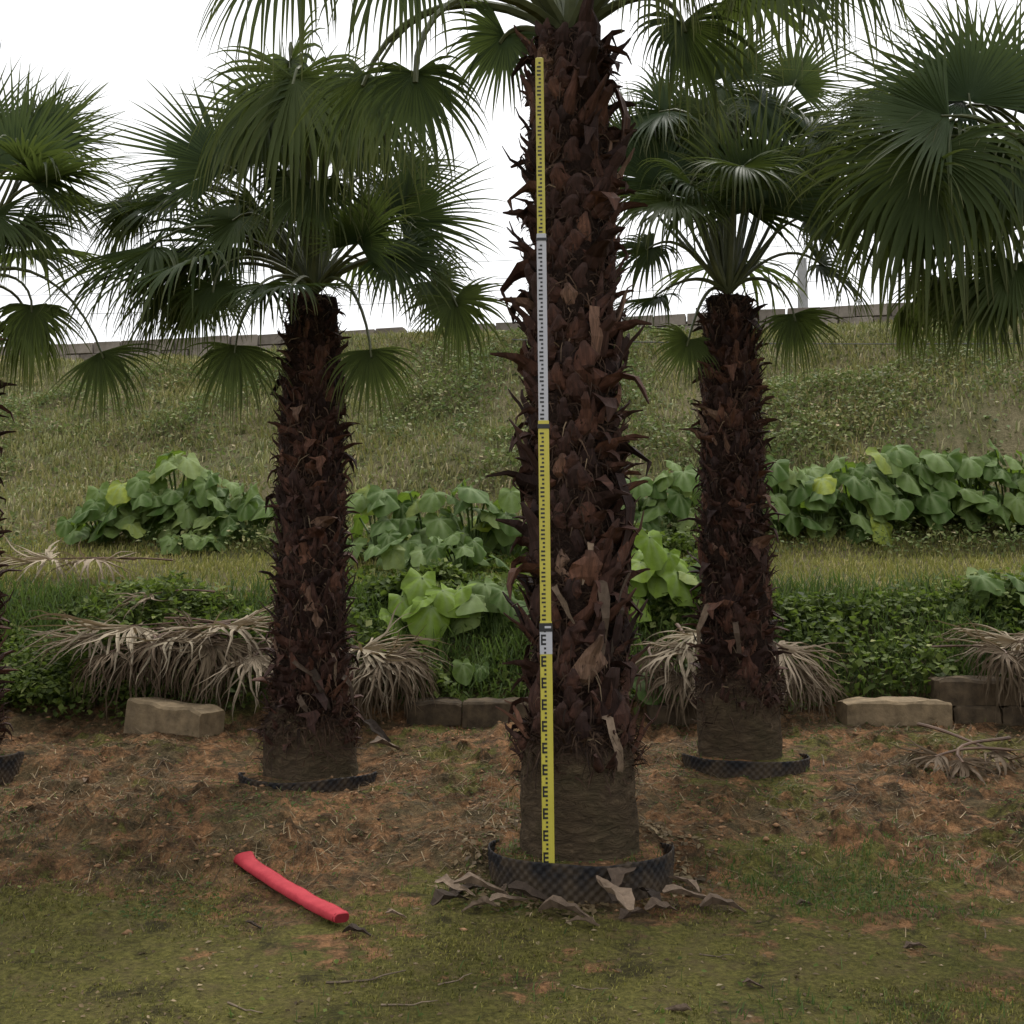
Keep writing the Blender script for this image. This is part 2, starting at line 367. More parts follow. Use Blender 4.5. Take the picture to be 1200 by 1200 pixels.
# ------------------------------------------------------------------ wall on the bank, pole, wires
def box(sx, sy, sz, jit=0.0, bev=0.0, rs=None):
    """box with chamfered vertical/top edges, centred on x,y, base at z=0"""
    rs = rs or random
    V = []
    b = bev
    for z, ins in ((0, 0), (sz - b, 0), (sz, b)):
        for (x, y) in ((-sx / 2 + ins + b, -sy / 2 + ins), (sx / 2 - ins - b, -sy / 2 + ins), (sx / 2 - ins, -sy / 2 + ins + b), (sx / 2 - ins, sy / 2 - ins - b),
                       (sx / 2 - ins - b, sy / 2 - ins), (-sx / 2 + ins + b, sy / 2 - ins), (-sx / 2 + ins, sy / 2 - ins - b), (-sx / 2 + ins, -sy / 2 + ins + b)):
            V.append((x + rs.uniform(-jit, jit), y + rs.uniform(-jit, jit), z + rs.uniform(-jit, jit)))
    Fc = grid_faces(3, 8, True).tolist() + [list(range(7, -1, -1)), list(range(16, 24))]
    return np.array(V), Fc
wdir = unit((1, -0.19, 0)); wang = math.atan2(wdir[1], wdir[0])
def wally(x): return 20.85 - 0.19 * x
wall = thing('block_wall', (0, wally(0), 6.3), 'long weathered block wall along the top of the grassy bank', 'wall')
core_m = box(40, 0.22, 0.78, 0, 0.01)
ob('wall_core', core_m[0] - np.array([0, 0, 0.5]), core_m[1], M['mortar'], wall, (0, wally(0), 6.45), rot=(0, 0, wang))
bms = []
for k in range(4):
    v, f = box(0.58, 0.30, 0.225, 0.012, 0.012); bms.append(mesh('block', v, f, M['wall']))
for c in range(3):
    for i in range(-29, 26):
        if random.random() < 0.03: continue
        t = (i + 0.5 * (c % 2)) * 0.605 + random.uniform(-0.01, 0.01)
        o = bpy.data.objects.new('block', random.choice(bms))
        link(o, wall, (t * wdir[0], wally(0) + t * wdir[1], 6.17 + c * 0.238 + random.uniform(-0.006, 0.006)), (0, 0, wang + random.uniform(-0.02, 0.02)),
             (1, random.uniform(0.9, 1.1), 1))
pp = P(941, 360, 23.0)
v, f = tube([(0, 0, -1.2), (0, 0, 0.5), (0, 0, 1.05)], [0.115, 0.11, 0.10], 12)
pole = ob('utility_pole', v, f, M['pole'], None, pp, smooth=False)
tag(pole, 'thin grey concrete pole rising behind the block wall', 'pole')
def wire(name, a, b, sag, r, label, group):
    t = np.linspace(0, 1, 40)[:, None]
    pts = a * (1 - t) + b * t - np.array([0, 0, 1]) * (4 * sag * t * (1 - t))
    v, f = tube(pts, r, 5); o = ob(name, v, f, M['wire'], None, (0, 0, 0)); return tag(o, label, 'cable', group)
for k, (ya, yb) in enumerate(((330, 248), (352, 268), (376, 290))):
    wire('overhead_cable', P(-300, ya, 27), P(1500, yb, 27), 0.35, 0.007, 'thin overhead cable crossing the white sky behind the palms', 'overhead cables')
wire('fence_wire', P(600, 398, 15.5), P(1400, 400, 15.5), 0.05, 0.008, 'thin dark wire strung low across the grassy bank', None)

# ------------------------------------------------------------------ stone edging
def stone(px0, px1, pytop, d, h, depth, rz, label, z=None, group='stone edging blocks', ry=0.0, mat='stone'):
    a = P(px0, 840, d); b = P(px1, 840, d); L = (b - a)[0] / math.cos(rz)
    c = (a + b) / 2
    zz = float(gz(c[0], d)) - 0.04 if z is None else z
    top = P((px0 + px1) / 2, pytop, d - depth / 2)[2]
    h = top - zz
    n = 14; m = 6
    bm_v = []
    sd_ = random.randint(0, 999)
    # chamfered long block with uneven faces
    xs = np.linspace(-L / 2, L / 2, n); prof = [(-depth / 2, 0), (-depth / 2, h * 0.5), (-depth / 2, h - 0.02), (-depth / 2 + 0.02, h), (0, h + 0.004), (depth / 2 - 0.02, h), (depth / 2, h - 0.02), (depth / 2, 0)]
    V = []
    for x in xs:
        e = 0.012 if abs(abs(x) - L / 2) < 1e-6 else 0
        for (y, z2) in prof:
            j = 0.035 * (vnoise(x * 9 + 50, (y + z2) * 9 + 50, sd_) - 0.5)
            V.append((x, y * (1 - e / depth * 2) + j, max(0, z2 + j * (z2 > 0) - e * (z2 > 0))))
    Fc = grid_faces(n, len(prof), True).tolist() + [list(range(len(prof))), list(range((n - 1) * len(prof), n * len(prof)))[::-1]]
    o = ob('stone_block', V, Fc, M[mat], None, (c[0], d, zz), rot=(0, ry, rz))
    return tag(o, label, 'stone block', group)
stone(152, 254, 826, 8.2, 0.28, 0.30, R(-24), 'long pale sandstone block lying askew in front of dead fronds', ry=R(5))
stone(478, 541, 822, 8.62, 0.25, 0.28, R(2), 'short dark edging block beside a longer one under hanging weeds', mat='shadestone')
stone(543, 628, 822, 8.60, 0.25, 0.28, R(-1), 'dark edging block partly behind the trunk the staff leans against', mat='shadestone')
stone(986, 1108, 822, 8.45, 0.25, 0.30, R(1), 'long brown edging block with straw on its flat top')
stone(1111, 1165, 828, 8.62, 0.25, 0.26, R(0), 'lower dark edging block under the stone capped with dead fronds', mat='shadestone')
stone(1167, 1262, 828, 8.62, 0.25, 0.26, R(1), 'lower dark edging block at the end of the stacked pair', mat='shadestone')
tp = gz(3.9, 8.62)
zl = P(1140, 828, 8.5)[2] + 0.006
stone(1096, 1186, 796, 8.66, 0.2, 0.28, R(-1), 'upper edging block draped with the pale fringe of a dead frond', z=zl, mat='shadestone')
stone(1188, 1270, 797, 8.66, 0.2, 0.28, R(1), 'upper edging block at the end of the stack beside dead fronds', z=zl, mat='shadestone')
stone(760, 826, 826, 8.62, 0.25, 0.26, R(1), 'dark edging block hidden among dead fronds between two palm trunks', mat='shadestone')
stone(630, 700, 822, 8.62, 0.25, 0.26, R(1), 'dark edging block hidden behind the thick palm trunk', mat='shadestone')

# ------------------------------------------------------------------ fan leaf builder
def fan_leaf(A, N, Rr, spread=250, nseg=36, fuse=0.5, droop=0.5, stiff=0.0, cup=0.1, rs=None, clampz=None, steps=8, fold=0.35, sparse=0.0, mess=0.0):
    """vertices relative to the hub; clampz(x,y) -> minimum z relative to the hub"""
    rs = rs or np.random.default_rng(1)
    A = unit(A); N = np.asarray(N, float); N = unit(N - A * np.dot(N, A)); Sd = np.cross(N, A)
    ph = np.radians(np.linspace(-spread / 2, spread / 2, nseg)) ; dphi = ph[1] - ph[0]
    ph = ph + rs.normal(0, 0.10 * dphi, nseg)
    V = []; T = []; Fc = []
    g = np.array([0, 0, -1.0])
    slow = rs.normal(0, 1, 8)
    for i, p in enumerate(ph):
        if rs.random() < sparse: continue
        L = Rr * (0.70 + 0.30 * math.cos(p * 0.75)) * rs.uniform(0.84, 1.08)
        d = math.cos(p) * A + math.sin(p) * Sd
        s = -math.sin(p) * A + math.cos(p) * Sd
        u = p / (math.radians(spread) / 2)
        d = unit(d + N * (cup * u * u + 0.13 * slow[3] * abs(u) + 0.09 * math.sin(2.3 * p + slow[0] * 3) + 0.06 * slow[4] * u))
        pos = np.zeros(3); base = len(V)
        dr = droop * rs.uniform(0.6, 1.4) * max(0.25, 1 + 0.45 * math.sin(1.7 * p + slow[1] * 3) + 0.3 * math.sin(4.3 * p + slow[2] * 3)); twist = rs.normal(0, 0.45)
        kink = rs.uniform(fuse * 0.85, fuse * 1.3) if rs.random() < 0.75 else 2.0
        broken = rs.random() < 0.10 + 0.16 * (droop > 0.5)
        n = steps
        for k in range(n + 1):
            t = k / n
            if k:
                soft = max(0.0, (t - fuse * 0.6)) * 2.6 + 0.12
                if broken and t > kink: soft += 3.2
                d = unit(d + g * (dr * soft / n * 2.4) + s * twist * 0.04 * (t > fuse))
                if mess and t > fuse * 0.7: d = unit(d + rs.normal(0, mess, 3))
                pos = pos + d * (L / n)
                if clampz is not None:
                    mz = clampz(pos[0], pos[1])
                    if pos[2] < mz: pos = np.array([pos[0], pos[1], mz + 0.004 * (i % 4)])
            if t <= fuse: hw = L * t * math.tan(dphi / 2) * 1.12 + 0.002
            else:
                q = (t - fuse) / (1 - fuse)
                hw = L * fuse * math.tan(dphi / 2) * 1.05 * (1 - q) ** 0.9 + 0.001
            tw = twist * max(0, t - fuse) * 2.5
            nn = np.cross(d, s); nn = unit(nn)
            s2 = s * math.cos(tw) + nn * math.sin(tw)
            V += [pos - s2 * hw, pos - nn * hw * fold * 1.6, pos + s2 * hw]; T += [t, t, t]
        for k in range(n):
            a = base + 3 * k
            Fc += [(a, a + 1, a + 4, a + 3), (a + 1, a + 2, a + 5, a + 4)]
    return np.array(V), np.array(Fc), np.array(T)

def add_leaf(palm, heart, hub, A, N, Rr, seed, petiole_r=0.017, bow=0.25, age=None, **kw):
    rs = np.random.default_rng(seed)
    if age is None: age = float(np.clip(0.25 + 0.35 * (A[2] < -0.3) + rs.normal(0, 0.15), 0, 1))
    V, Fc, T = fan_leaf(A, N, Rr, rs=rs, **kw)
    lf = ob('leaf', V, Fc, M['leaf'], palm, hub, {'t': T, 'age': np.full(len(T), age)})
    A = unit(A); D = np.linalg.norm(hub - heart)
    out = unit((hub - heart) * np.array([1, 1, 0.6]) + np.array([0, 0, 0.9 * D * bow * 3]))
    c1 = heart + out * D * 0.45
    c2 = hub - A * D * 0.30 + np.array([0, 0, D * bow * 0.5])
    pts = bez(heart, c1, c2, hub + A * 0.05, 12)
    v, f = tube(pts - hub, np.linspace(petiole_r * 1.45, petiole_r * 0.6, 12), 6, 0.65)
    ob('petiole', v, f, M['petiole'], lf, hub)
    return lf

# ------------------------------------------------------------------ leaf bases ("boots") on the trunks
def plate(spine, width, thick, curl, rs, ragged=True):
    """bent tapering plate: spine in the x (out) / z (up) plane"""
    n = len(spine); V = []; T = []
    for i in range(n):
        t = i / (n - 1); x, z = spine[i]
        dx, dz = (np.array(spine[min(i + 1, n - 1)]) - np.array(spine[max(i - 1, 0)]))
        l = math.hypot(dx, dz) + 1e-9; nx, nz = dz / l, -dx / l     # outward normal of the plate
        wd = width[i] * rs.uniform(0.72, 1.22); th = thick[i] * rs.uniform(0.7, 1.2); cu = curl * wd * rs.uniform(0.3, 1.6)
        off = rs.uniform(-0.2, 0.2) * wd if ragged else 0
        for (yy, o) in ((-1, -cu), (-0.45, th * 0.7), (0.1, th), (0.55, th * 0.65), (1, -cu), (0, -th * 0.5)):
            V.append((x + nx * o, yy * wd / 2 + off, z + nz * o)); T.append(t)
    Fc = grid_faces(n, 6, True).tolist() + [[5, 4, 3, 2, 1, 0], list(range((n - 1) * 6, n * 6))]
    return np.array(V), Fc, np.array(T)
BOOTS = {'up': [], 'out': [], 'horn': [], 'hang': [], 'stub': []}
rs_ = random.Random(3)
for k in range(4):
    j = lambda a: a * rs_.uniform(0.85, 1.15)
    def spl(pts): return [(j(x), z) for x, z in pts]
    BOOTS['up'].append(plate(spl([(-0.03, -0.09), (0.015, -0.03), (0.035, 0.04), (0.06, 0.10), (0.095, 0.155), (0.125, 0.195)]), [0.17, 0.17, 0.13, 0.075, 0.05, 0.018], [.012, .02, .02, .018, .014, .006], 0.16, rs_))
    BOOTS['out'].append(plate(spl([(-0.03, -0.07), (0.02, -0.03), (0.06, 0.01), (0.11, 0.035), (0.165, 0.045), (0.21, 0.04)]), [0.17, 0.17, 0.125, 0.075, 0.045, 0.014], [.012, .022, .022, .018, .012, .005], 0.14, rs_))
    BOOTS['horn'].append(plate(spl([(-0.03, -0.02), (0.03, 0.02), (0.085, 0.03), (0.13, 0.005), (0.165, -0.05), (0.185, -0.12)]), [0.15, 0.16, 0.125, 0.085, 0.055, 0.012], [.012, .022, .022, .018, .012, .005], 0.12, rs_))
    BOOTS['hang'].append(plate(spl([(0.0, 0.04), (0.055, 0.03), (0.085, -0.04), (0.09, -0.13), (0.08, -0.23), (0.075, -0.31)]), [0.08, 0.09, 0.085, 0.075, 0.06, 0.03], [.008, .012, .012, .01, .008, .004], 0.10, rs_))
    BOOTS['stub'].append(plate(spl([(-0.03, -0.09), (0.01, -0.04), (0.03, 0.0), (0.045, 0.05), (0.05, 0.09), (0.045, 0.12)]), [0.18, 0.18, 0.15, 0.11, 0.07, 0.03], [.012, .02, .02, .016, .012, .006], 0.2, rs_))
BOOTS['fork'] = []
for k in range(4):
    va, fa, ta = plate([(-0.02, -0.10), (0.02, -0.05), (0.05, 0.0), (0.085, 0.05), (0.12, 0.08), (0.15, 0.10 + 0.02 * k)], [0.085, 0.09, 0.06, 0.04, 0.026, 0.008], [.01, .016, .015, .012, .009, .004], 0.15, rs_)
    vb, fb_, tb = plate([(-0.02, -0.09), (0.02, -0.04), (0.045, 0.02), (0.06, 0.08), (0.08, 0.13), (0.115, 0.15 - 0.03 * k)], [0.085, 0.085, 0.06, 0.038, 0.024, 0.008], [.01, .016, .015, .012, .009, .004], 0.15, rs_)
    va[:, 1] += 0.045 + 0.2 * np.clip(va[:, 2], 0, 1); vb[:, 1] -= 0.045 + 0.2 * np.clip(vb[:, 2], 0, 1)
    BOOTS['fork'].append((np.concatenate([va, vb]), fa + [[i + len(va) for i in q] for q in fb_], np.concatenate([ta, tb])))
BM = {k: [mesh('leaf_base', v, f, M['boot'], {'t': t}) for v, f, t in L] for k, L in BOOTS.items()}
HM = [mesh('dry_leaf_base', v, f, M['dry'], {'t': t}) for v, f, t in BOOTS['hang']]

def make_palm(base, top, rb, rc, rt, bare, boots_from, pitch, per, bscale, label, staff_az=None, seed=0, weights=None, fibre=0.02, nfib=6000, nsmall=320):
    """base/top: trunk axis ends; rb bole radius, rc core radius above it, rt at the crown"""
    palm = thing('fan_palm', base, label, 'palm tree', 'potted-ring fan palms in a row')
    rs = np.random.default_rng(seed); rr_ = random.Random(seed)
    H = top[2] - base[2]; n = int(H / 0.035); m = 48
    ax = lambda z: base + (top - base) * (z / H)
    def rad(z):
        return np.interp(z, [-0.2, 0.0, bare * 0.6, bare, bare + 0.12, H * 0.75, H], [rb * 1.06, rb * 1.02, rb * 0.99, rb * 0.96, rc, (rc + rt) / 2, rt])
    V = []; at = []
    zs = np.linspace(-0.12, H, n); th = np.linspace(0, 2 * math.pi, m, endpoint=False)
    for z in zs:
        c = ax(z); bz = bare + 0.22 * (vnoise(np.abs(th - math.pi) * 2.2, 0 * th + 7, seed) - 0.5); q = 1 - sst(bz - 0.05, bz + 0.07, z)
        r = rad(z) + fibre * (1 - q) * 2 * (vnoise(th * 5 + 3, z * 16 + 0 * th, seed) - 0.5) + 0.014 * (vnoise(th * 3, z * 22 + 0 * th, seed + 2) - 0.5) + 0.045 * (vnoise(np.abs(th - math.pi) * 1.3, z * 2.5 + 0 * th, seed + 5) - 0.5)
        V.append(np.stack([c[0] + r * np.cos(th), c[1] + r * np.sin(th), c[2] + 0 * th], -1) - base)
        at += list(q)
    V = np.concatenate(V); Fc = grid_faces(n, m, True)
    tk = ob('trunk', V, Fc, M['trunk'], palm, base, {'bare': at}, smooth=True)
    # spiral of old leaf bases
    z = boots_from; k = 0; cnt = 0
    wts = dict(weights or {'up': 4, 'out': 4, 'horn': 2, 'stub': 2, 'hang': 0.5}); wts['fork'] = 4
    kinds = list(wts); ww = [wts[q] for q in kinds]
    while z < H + 0.02 and cnt < 295:
        a = k * 2.399963 + rr_.uniform(-0.16, 0.16)
        c = ax(z); r = float(rad(z)) - 0.01
        kd = rr_.choices(kinds, ww)[0]
        sc = bscale * rr_.uniform(0.75, 1.25)
        if staff_az is not None:
            da = abs((a - staff_az + math.pi) % (2 * math.pi) - math.pi)
            if da < 0.5: kd = 'stub'; sc = min(sc, bscale * 0.8)
            elif da < 0.75 and kd in ('out', 'horn'): kd = 'stub'
        o = bpy.data.objects.new('leaf_base', rr_.choice(BM[kd]))
        p = (c[0] + r * math.cos(a), c[1] + r * math.sin(a), c[2] + rr_.uniform(-0.02, 0.02))
        link(o, tk, p, (rr_.uniform(-0.28, 0.28), rr_.uniform(-0.25, 0.2), a + rr_.uniform(-0.25, 0.25)), (sc, sc * rr_.uniform(0.85, 1.25), sc))
        z += pitch / per; k += 1; cnt += 1
    # smaller stubs and spines filling the gaps, too many to part singly
    SV = []; SF = []; ST = []; off = 0
    for i in range(nsmall):
        z = rr_.uniform(bare - 0.12, H); a = rr_.uniform(0, 2 * math.pi); kd = rr_.choice(['fork', 'out', 'up', 'fork', 'horn'])
        if staff_az is not None and abs((a - staff_az + math.pi) % (2 * math.pi) - math.pi) < 0.55: kd = 'stub'
        v, f, t = rr_.choice(BOOTS[kd]); sc = bscale * rr_.uniform(0.38, 0.72)
        mt = Matrix.Rotation(a, 3, 'Z') @ Matrix.Rotation(rr_.uniform(-0.3, 0.25), 3, 'Y') @ Matrix.Rotation(rr_.uniform(-0.5, 0.5), 3, 'X')
        c = ax(z); r = float(rad(z)) + 0.01
        SV.append((v * sc) @ np.array(mt).T + c + np.array([r * math.cos(a), r * math.sin(a), 0]) - base); SF += [[j + off for j in q] for q in f]; ST.append(t); off += len(v)
    sm = ob('small_leaf_bases', np.concatenate(SV), SF, M['bootsmall'], tk, base, {'t': np.concatenate(ST)}); sm['kind'] = 'stuff'
    # matted fibre and torn strands between the leaf bases
    nf = nfib; z = np.where(rs.random(nf) < 0.12, bare + 0.08 - np.abs(rs.normal(0, 0.13, nf)), rs.uniform(bare - 0.02, H, nf)); z = np.maximum(z, 0.1); a = rs.uniform(0, 2 * np.pi, nf)
    r = np.array([float(rad(q)) for q in z]) - 0.005
    c = base[None] + (top - base)[None] * (z / H)[:, None]
    od = np.stack([np.cos(a), np.sin(a), 0 * a], -1); td = np.stack([-np.sin(a), np.cos(a), 0 * a], -1); up = np.array([[0, 0, 1.0]])
    L = rs.uniform(0.03, 0.13, nf)[:, None]; p0 = c + od * r[:, None]
    k1 = rs.normal(0, 0.7, nf)[:, None]; k2 = rs.normal(-0.1, 0.8, nf)[:, None]
    dv = od * rs.uniform(0.15, 0.6, nf)[:, None] + td * k1 + up * k2; dv /= np.linalg.norm(dv, axis=1)[:, None]
    p1 = p0 + dv * L * 0.6 + od * 0.008; p2 = p0 + dv * L + np.array([[0, 0, -1]]) * L * 0.35
    wv = np.cross(dv, od); wv /= np.linalg.norm(wv, axis=1)[:, None] + 1e-9; wv *= rs.uniform(0.0012, 0.006, nf)[:, None]
    V = np.stack([p0 - wv, p0 + wv, p1 + wv * 0.8, p1 - wv * 0.8, p2 + wv * 0.2, p2 - wv * 0.2], 1).reshape(-1, 3) - base
    bq = np.arange(nf)[:, None] * 6
    Fq = np.concatenate([bq + np.array([[0, 1, 2, 3]]), bq + np.array([[3, 2, 4, 5]])])
    fo = ob('trunk_fibre', V, Fq, M['fibre'], tk, base, {'rnd': np.repeat(np.clip(rs.normal(0.4, 0.25, nf), 0, 1), 6)}); fo['kind'] = 'stuff'
    return palm, tk, ax, rad

def dirpx(dx, dy, dep=0.0):
    """direction given as picture dx (right), dy (down) and depth (away)"""
    return unit((dx, dep, -dy))
def NV(b):
    """blade normal: b>0 turns it to the viewer's side, the rest points up"""
    return np.array([0, -b, 1 - abs(b) * 0.85])

def dress(palm, heart, specs, d0, seed, extra=0, ext_up=0.6, ext_R=0.85, spares=(), comp=0.6, comp_y=400, pr=0.017):
    k = 0
    for (hx, hy, dd, dx, dy, dep, b, Rr, droop, opt) in specs:
        hub = P(hx, hy, d0 + dd); o = dict(spread=240, nseg=50, fuse=0.40, droop=droop, cup=0.12); o.update(opt)
        bow = o.pop('bow', 0.25)
        if hy > 350: o['age'] = 0.85
        if o['nseg'] < 40 and o['nseg'] > 20: o['nseg'] += 14
        add_leaf(palm, heart, hub, dirpx(dx, dy, dep), NV(b), Rr * 1.08, seed * 100 + k, bow=bow, petiole_r=pr, **o); k += 1
        r2 = np.random.default_rng(seed * 100 + k + 7000)
        if r2.random() < comp and hy < comp_y:
            hub2 = P(hx + r2.normal(0, 22), hy + r2.normal(0, 16), d0 + dd + r2.uniform(0.1, 0.4))
            A2 = unit(dirpx(dx, dy, dep) + r2.normal(0, 0.28, 3)); o2 = dict(o); o2['droop'] = droop * r2.uniform(0.9, 1.6) + 0.1
            add_leaf(palm, heart, hub2, A2, NV(b) + r2.normal(0, 0.25, 3), Rr * r2.uniform(0.85, 1.08), seed * 100 + k + 9000, bow=bow, **o2)
    rs = np.random.default_rng(seed + 500)
    for i in range(extra):
        a = rs.uniform(0, 2 * math.pi) if not spares else spares[i % len(spares)] + rs.normal(0, 0.25)
        el = rs.uniform(0.2, 1.2) * ext_up * 1.3
        D = rs.uniform(0.7, 1.0)
        out = np.array([math.cos(a) * math.cos(el), math.sin(a) * math.cos(el), math.sin(el)])
        hub = heart + out * D
        A = unit(out + np.array([0, 0, -0.25])); N = np.array([-math.cos(a) * 0.5, -math.sin(a) * 0.5, 1.0])
        add_leaf(palm, heart, hub, A, N, ext_R * rs.uniform(0.85, 1.1), seed * 100 + 50 + i, spread=240, nseg=42, fuse=0.44, droop=rs.uniform(0.25, 0.7), cup=0.12)

# --- main palm with the staff
mtop = P(667, 52, 5.62)
main, mtk, max_, mrad = make_palm(np.array([MAIN[0], MAIN[1], 0.19]), mtop, 0.288, 0.225, 0.175, 0.56, 0.58, 0.098, 7.2, 0.92,
    'thick fan palm with the yellow measuring staff standing against its spiky brown trunk', staff_az=R(-115), seed=1)
mh = P(667, 50, 5.62)
dress(main, mh, [
    (592, 42, 0.10, -0.5, 0.75, 0.1, 0.8, 0.48, 0.35, dict(nseg=30, bow=0.1)),
    (486, 86, -0.55, 0.05, 1.0, -0.1, 0.5, 0.55, 0.9, dict(nseg=34, bow=0.35)),
    (430, 92, 0.2, -0.45, 0.9, 0.0, 0.5, 0.62, 0.9, dict(bow=0.4)),
    (345, -75, -0.7, -0.3, 0.9, -0.2, 0.3, 0.75, 1.1, dict(bow=0.4)),
    (470, -70, -0.9, -0.1, 0.9, -0.3, 0.3, 0.62, 1.0, dict(bow=0.4)),
    (800, 28, -0.1, 0.25, 0.9, 0.0, 0.5, 0.60, 0.9, dict(bow=0.45)),
    (905, -62, -0.6, 0.3, 0.9, -0.2, 0.3, 0.68, 1.1, dict(bow=0.4)),
    (985, -80, -0.2, 0.3, 0.9, 0.0, 0.4, 0.75, 1.0, dict(bow=0.4)),
    (770, -72, -0.8, 0.1, 0.9, -0.2, 0.3, 0.52, 1.0, dict(bow=0.3)),
    (620, -150, 0.5, -0.3, -0.9, 0.4, 0.5, 0.8, 0.3, {}),
    (760, -200, 0.4, 0.5, -0.9, 0.3, 0.5, 0.8, 0.3, {}),
    (520, -200, 0.2, -0.7, -0.6, 0.2, 0.5, 0.8, 0.3, {}),
    (690, -190, -0.5, 0.2, -0.7, -0.6, 0.5, 0.8, 0.4, {}),
], 5.62, 1, pr=0.028, extra=3, ext_up=0.9, comp=0.25)

# --- palm to the left
lt = P(367, 350, 7.32)
left, ltk, lax, lrad = make_palm(np.array([LEFT[0], LEFT[1], 0.30]), lt, 0.30, 0.225, 0.135, 0.36, 0.42, 0.070, 8.0, 0.66,
    'fan palm rising from the dead frond heap, beside the askew sandstone block', seed=2, weights={'up': 3, 'out': 5, 'horn': 1.2, 'stub': 4})
lh = P(368, 345, 7.32)
dress(left, lh, [
    (262, 195, 0.15, -0.75, -0.62, 0.1, 0.95, 0.82, 0.12, dict(spread=200, nseg=34)),
    (335, 150, 0.45, -0.12, -1.0, 0.2, 0.95, 0.85, 0.12, dict(spread=200)),
    (345, 92, -0.60, -0.15, 0.95, -0.3, 0.35, 0.98, 0.9, dict(spread=250)),
    (400, 105, -0.45, 0.35, 0.9, -0.3, 0.35, 0.92, 0.9, dict(spread=250)),
    (305, 115, -0.3, -0.4, 0.9, -0.2, 0.35, 0.85, 0.9, {}),
    (470, 258, 0.1, 0.85, -0.45, 0.0, 0.8, 0.74, 0.15, dict(spread=210)),
    (455, 300, -0.25, 0.85, 0.25, -0.2, 0.6, 0.62, 0.5, {}),
    (420, 285, -0.35, 0.3, -0.7, -0.4, 0.8, 0.50, 0.25, {}),
    (532, 352, -0.05, 0.45, 0.85, -0.1, 0.55, 0.52, 0.7, dict(bow=0.4)),
    (505, 330, 0.3, 0.6, 0.5, 0.2, 0.6, 0.55, 0.5, dict(bow=0.4)),
    (235, 305, -0.25, -0.95, 0.1, -0.1, 0.35, 0.95, 0.55, dict(bow=0.4)),
    (205, 330, 0.1, -0.7, 0.6, 0.1, 0.4, 0.62, 0.7, dict(bow=0.4)),
    (250, 335, -0.4, 0.0, 0.9, -0.2, 0.5, 0.42, 0.6, dict(bow=0.4)),
    (200, 235, 0.3, -0.85, -0.05, 0.2, 0.4, 0.78, 0.45, dict(bow=0.4)),
    (150, 240, 0.4, -0.6, 0.6, 0.2, 0.5, 0.55, 0.6, dict(bow=0.4)),
    (280, 255, -0.1, -0.6, 0.4, -0.2, 0.5, 0.62, 0.45, {}),
    (342, 337, -0.55, -0.12, 0.25, -0.95, 0.05, 0.62, 0.5, dict(spread=260)),
    (276, 405, -0.25, -0.1, 1.0, 0.0, 0.6, 0.52, 0.6, dict(bow=0.5, spread=190, nseg=32)),
    (434, 410, -0.30, 0.15, 1.0, 0.0, 0.6, 0.48, 0.6, dict(bow=0.5, spread=180, nseg=32)),
    (300, 190, 0.5, -0.3, -0.6, 0.4, 0.7, 0.7, 0.3, {}),
    (400, 180, 0.5, 0.4, -0.6, 0.4, 0.7, 0.62, 0.3, {}),
    (440, 215, 0.4, 0.5, 0.1, 0.3, 0.5, 0.6, 0.5, {}),
    (365, 215, -0.5, 0.0, 0.9, -0.4, 0.5, 0.6, 0.8, {}),
    (180, 290, -0.15, -0.85, 0.35, -0.1, 0.4, 0.85, 0.6, dict(bow=0.4)),
    (230, 350, 0.05, -0.5, 0.8, 0.0, 0.5, 0.5, 0.8, dict(bow=0.4)),
], 7.32, 2, extra=2, ext_up=0.7, spares=(1.3, 1.9))

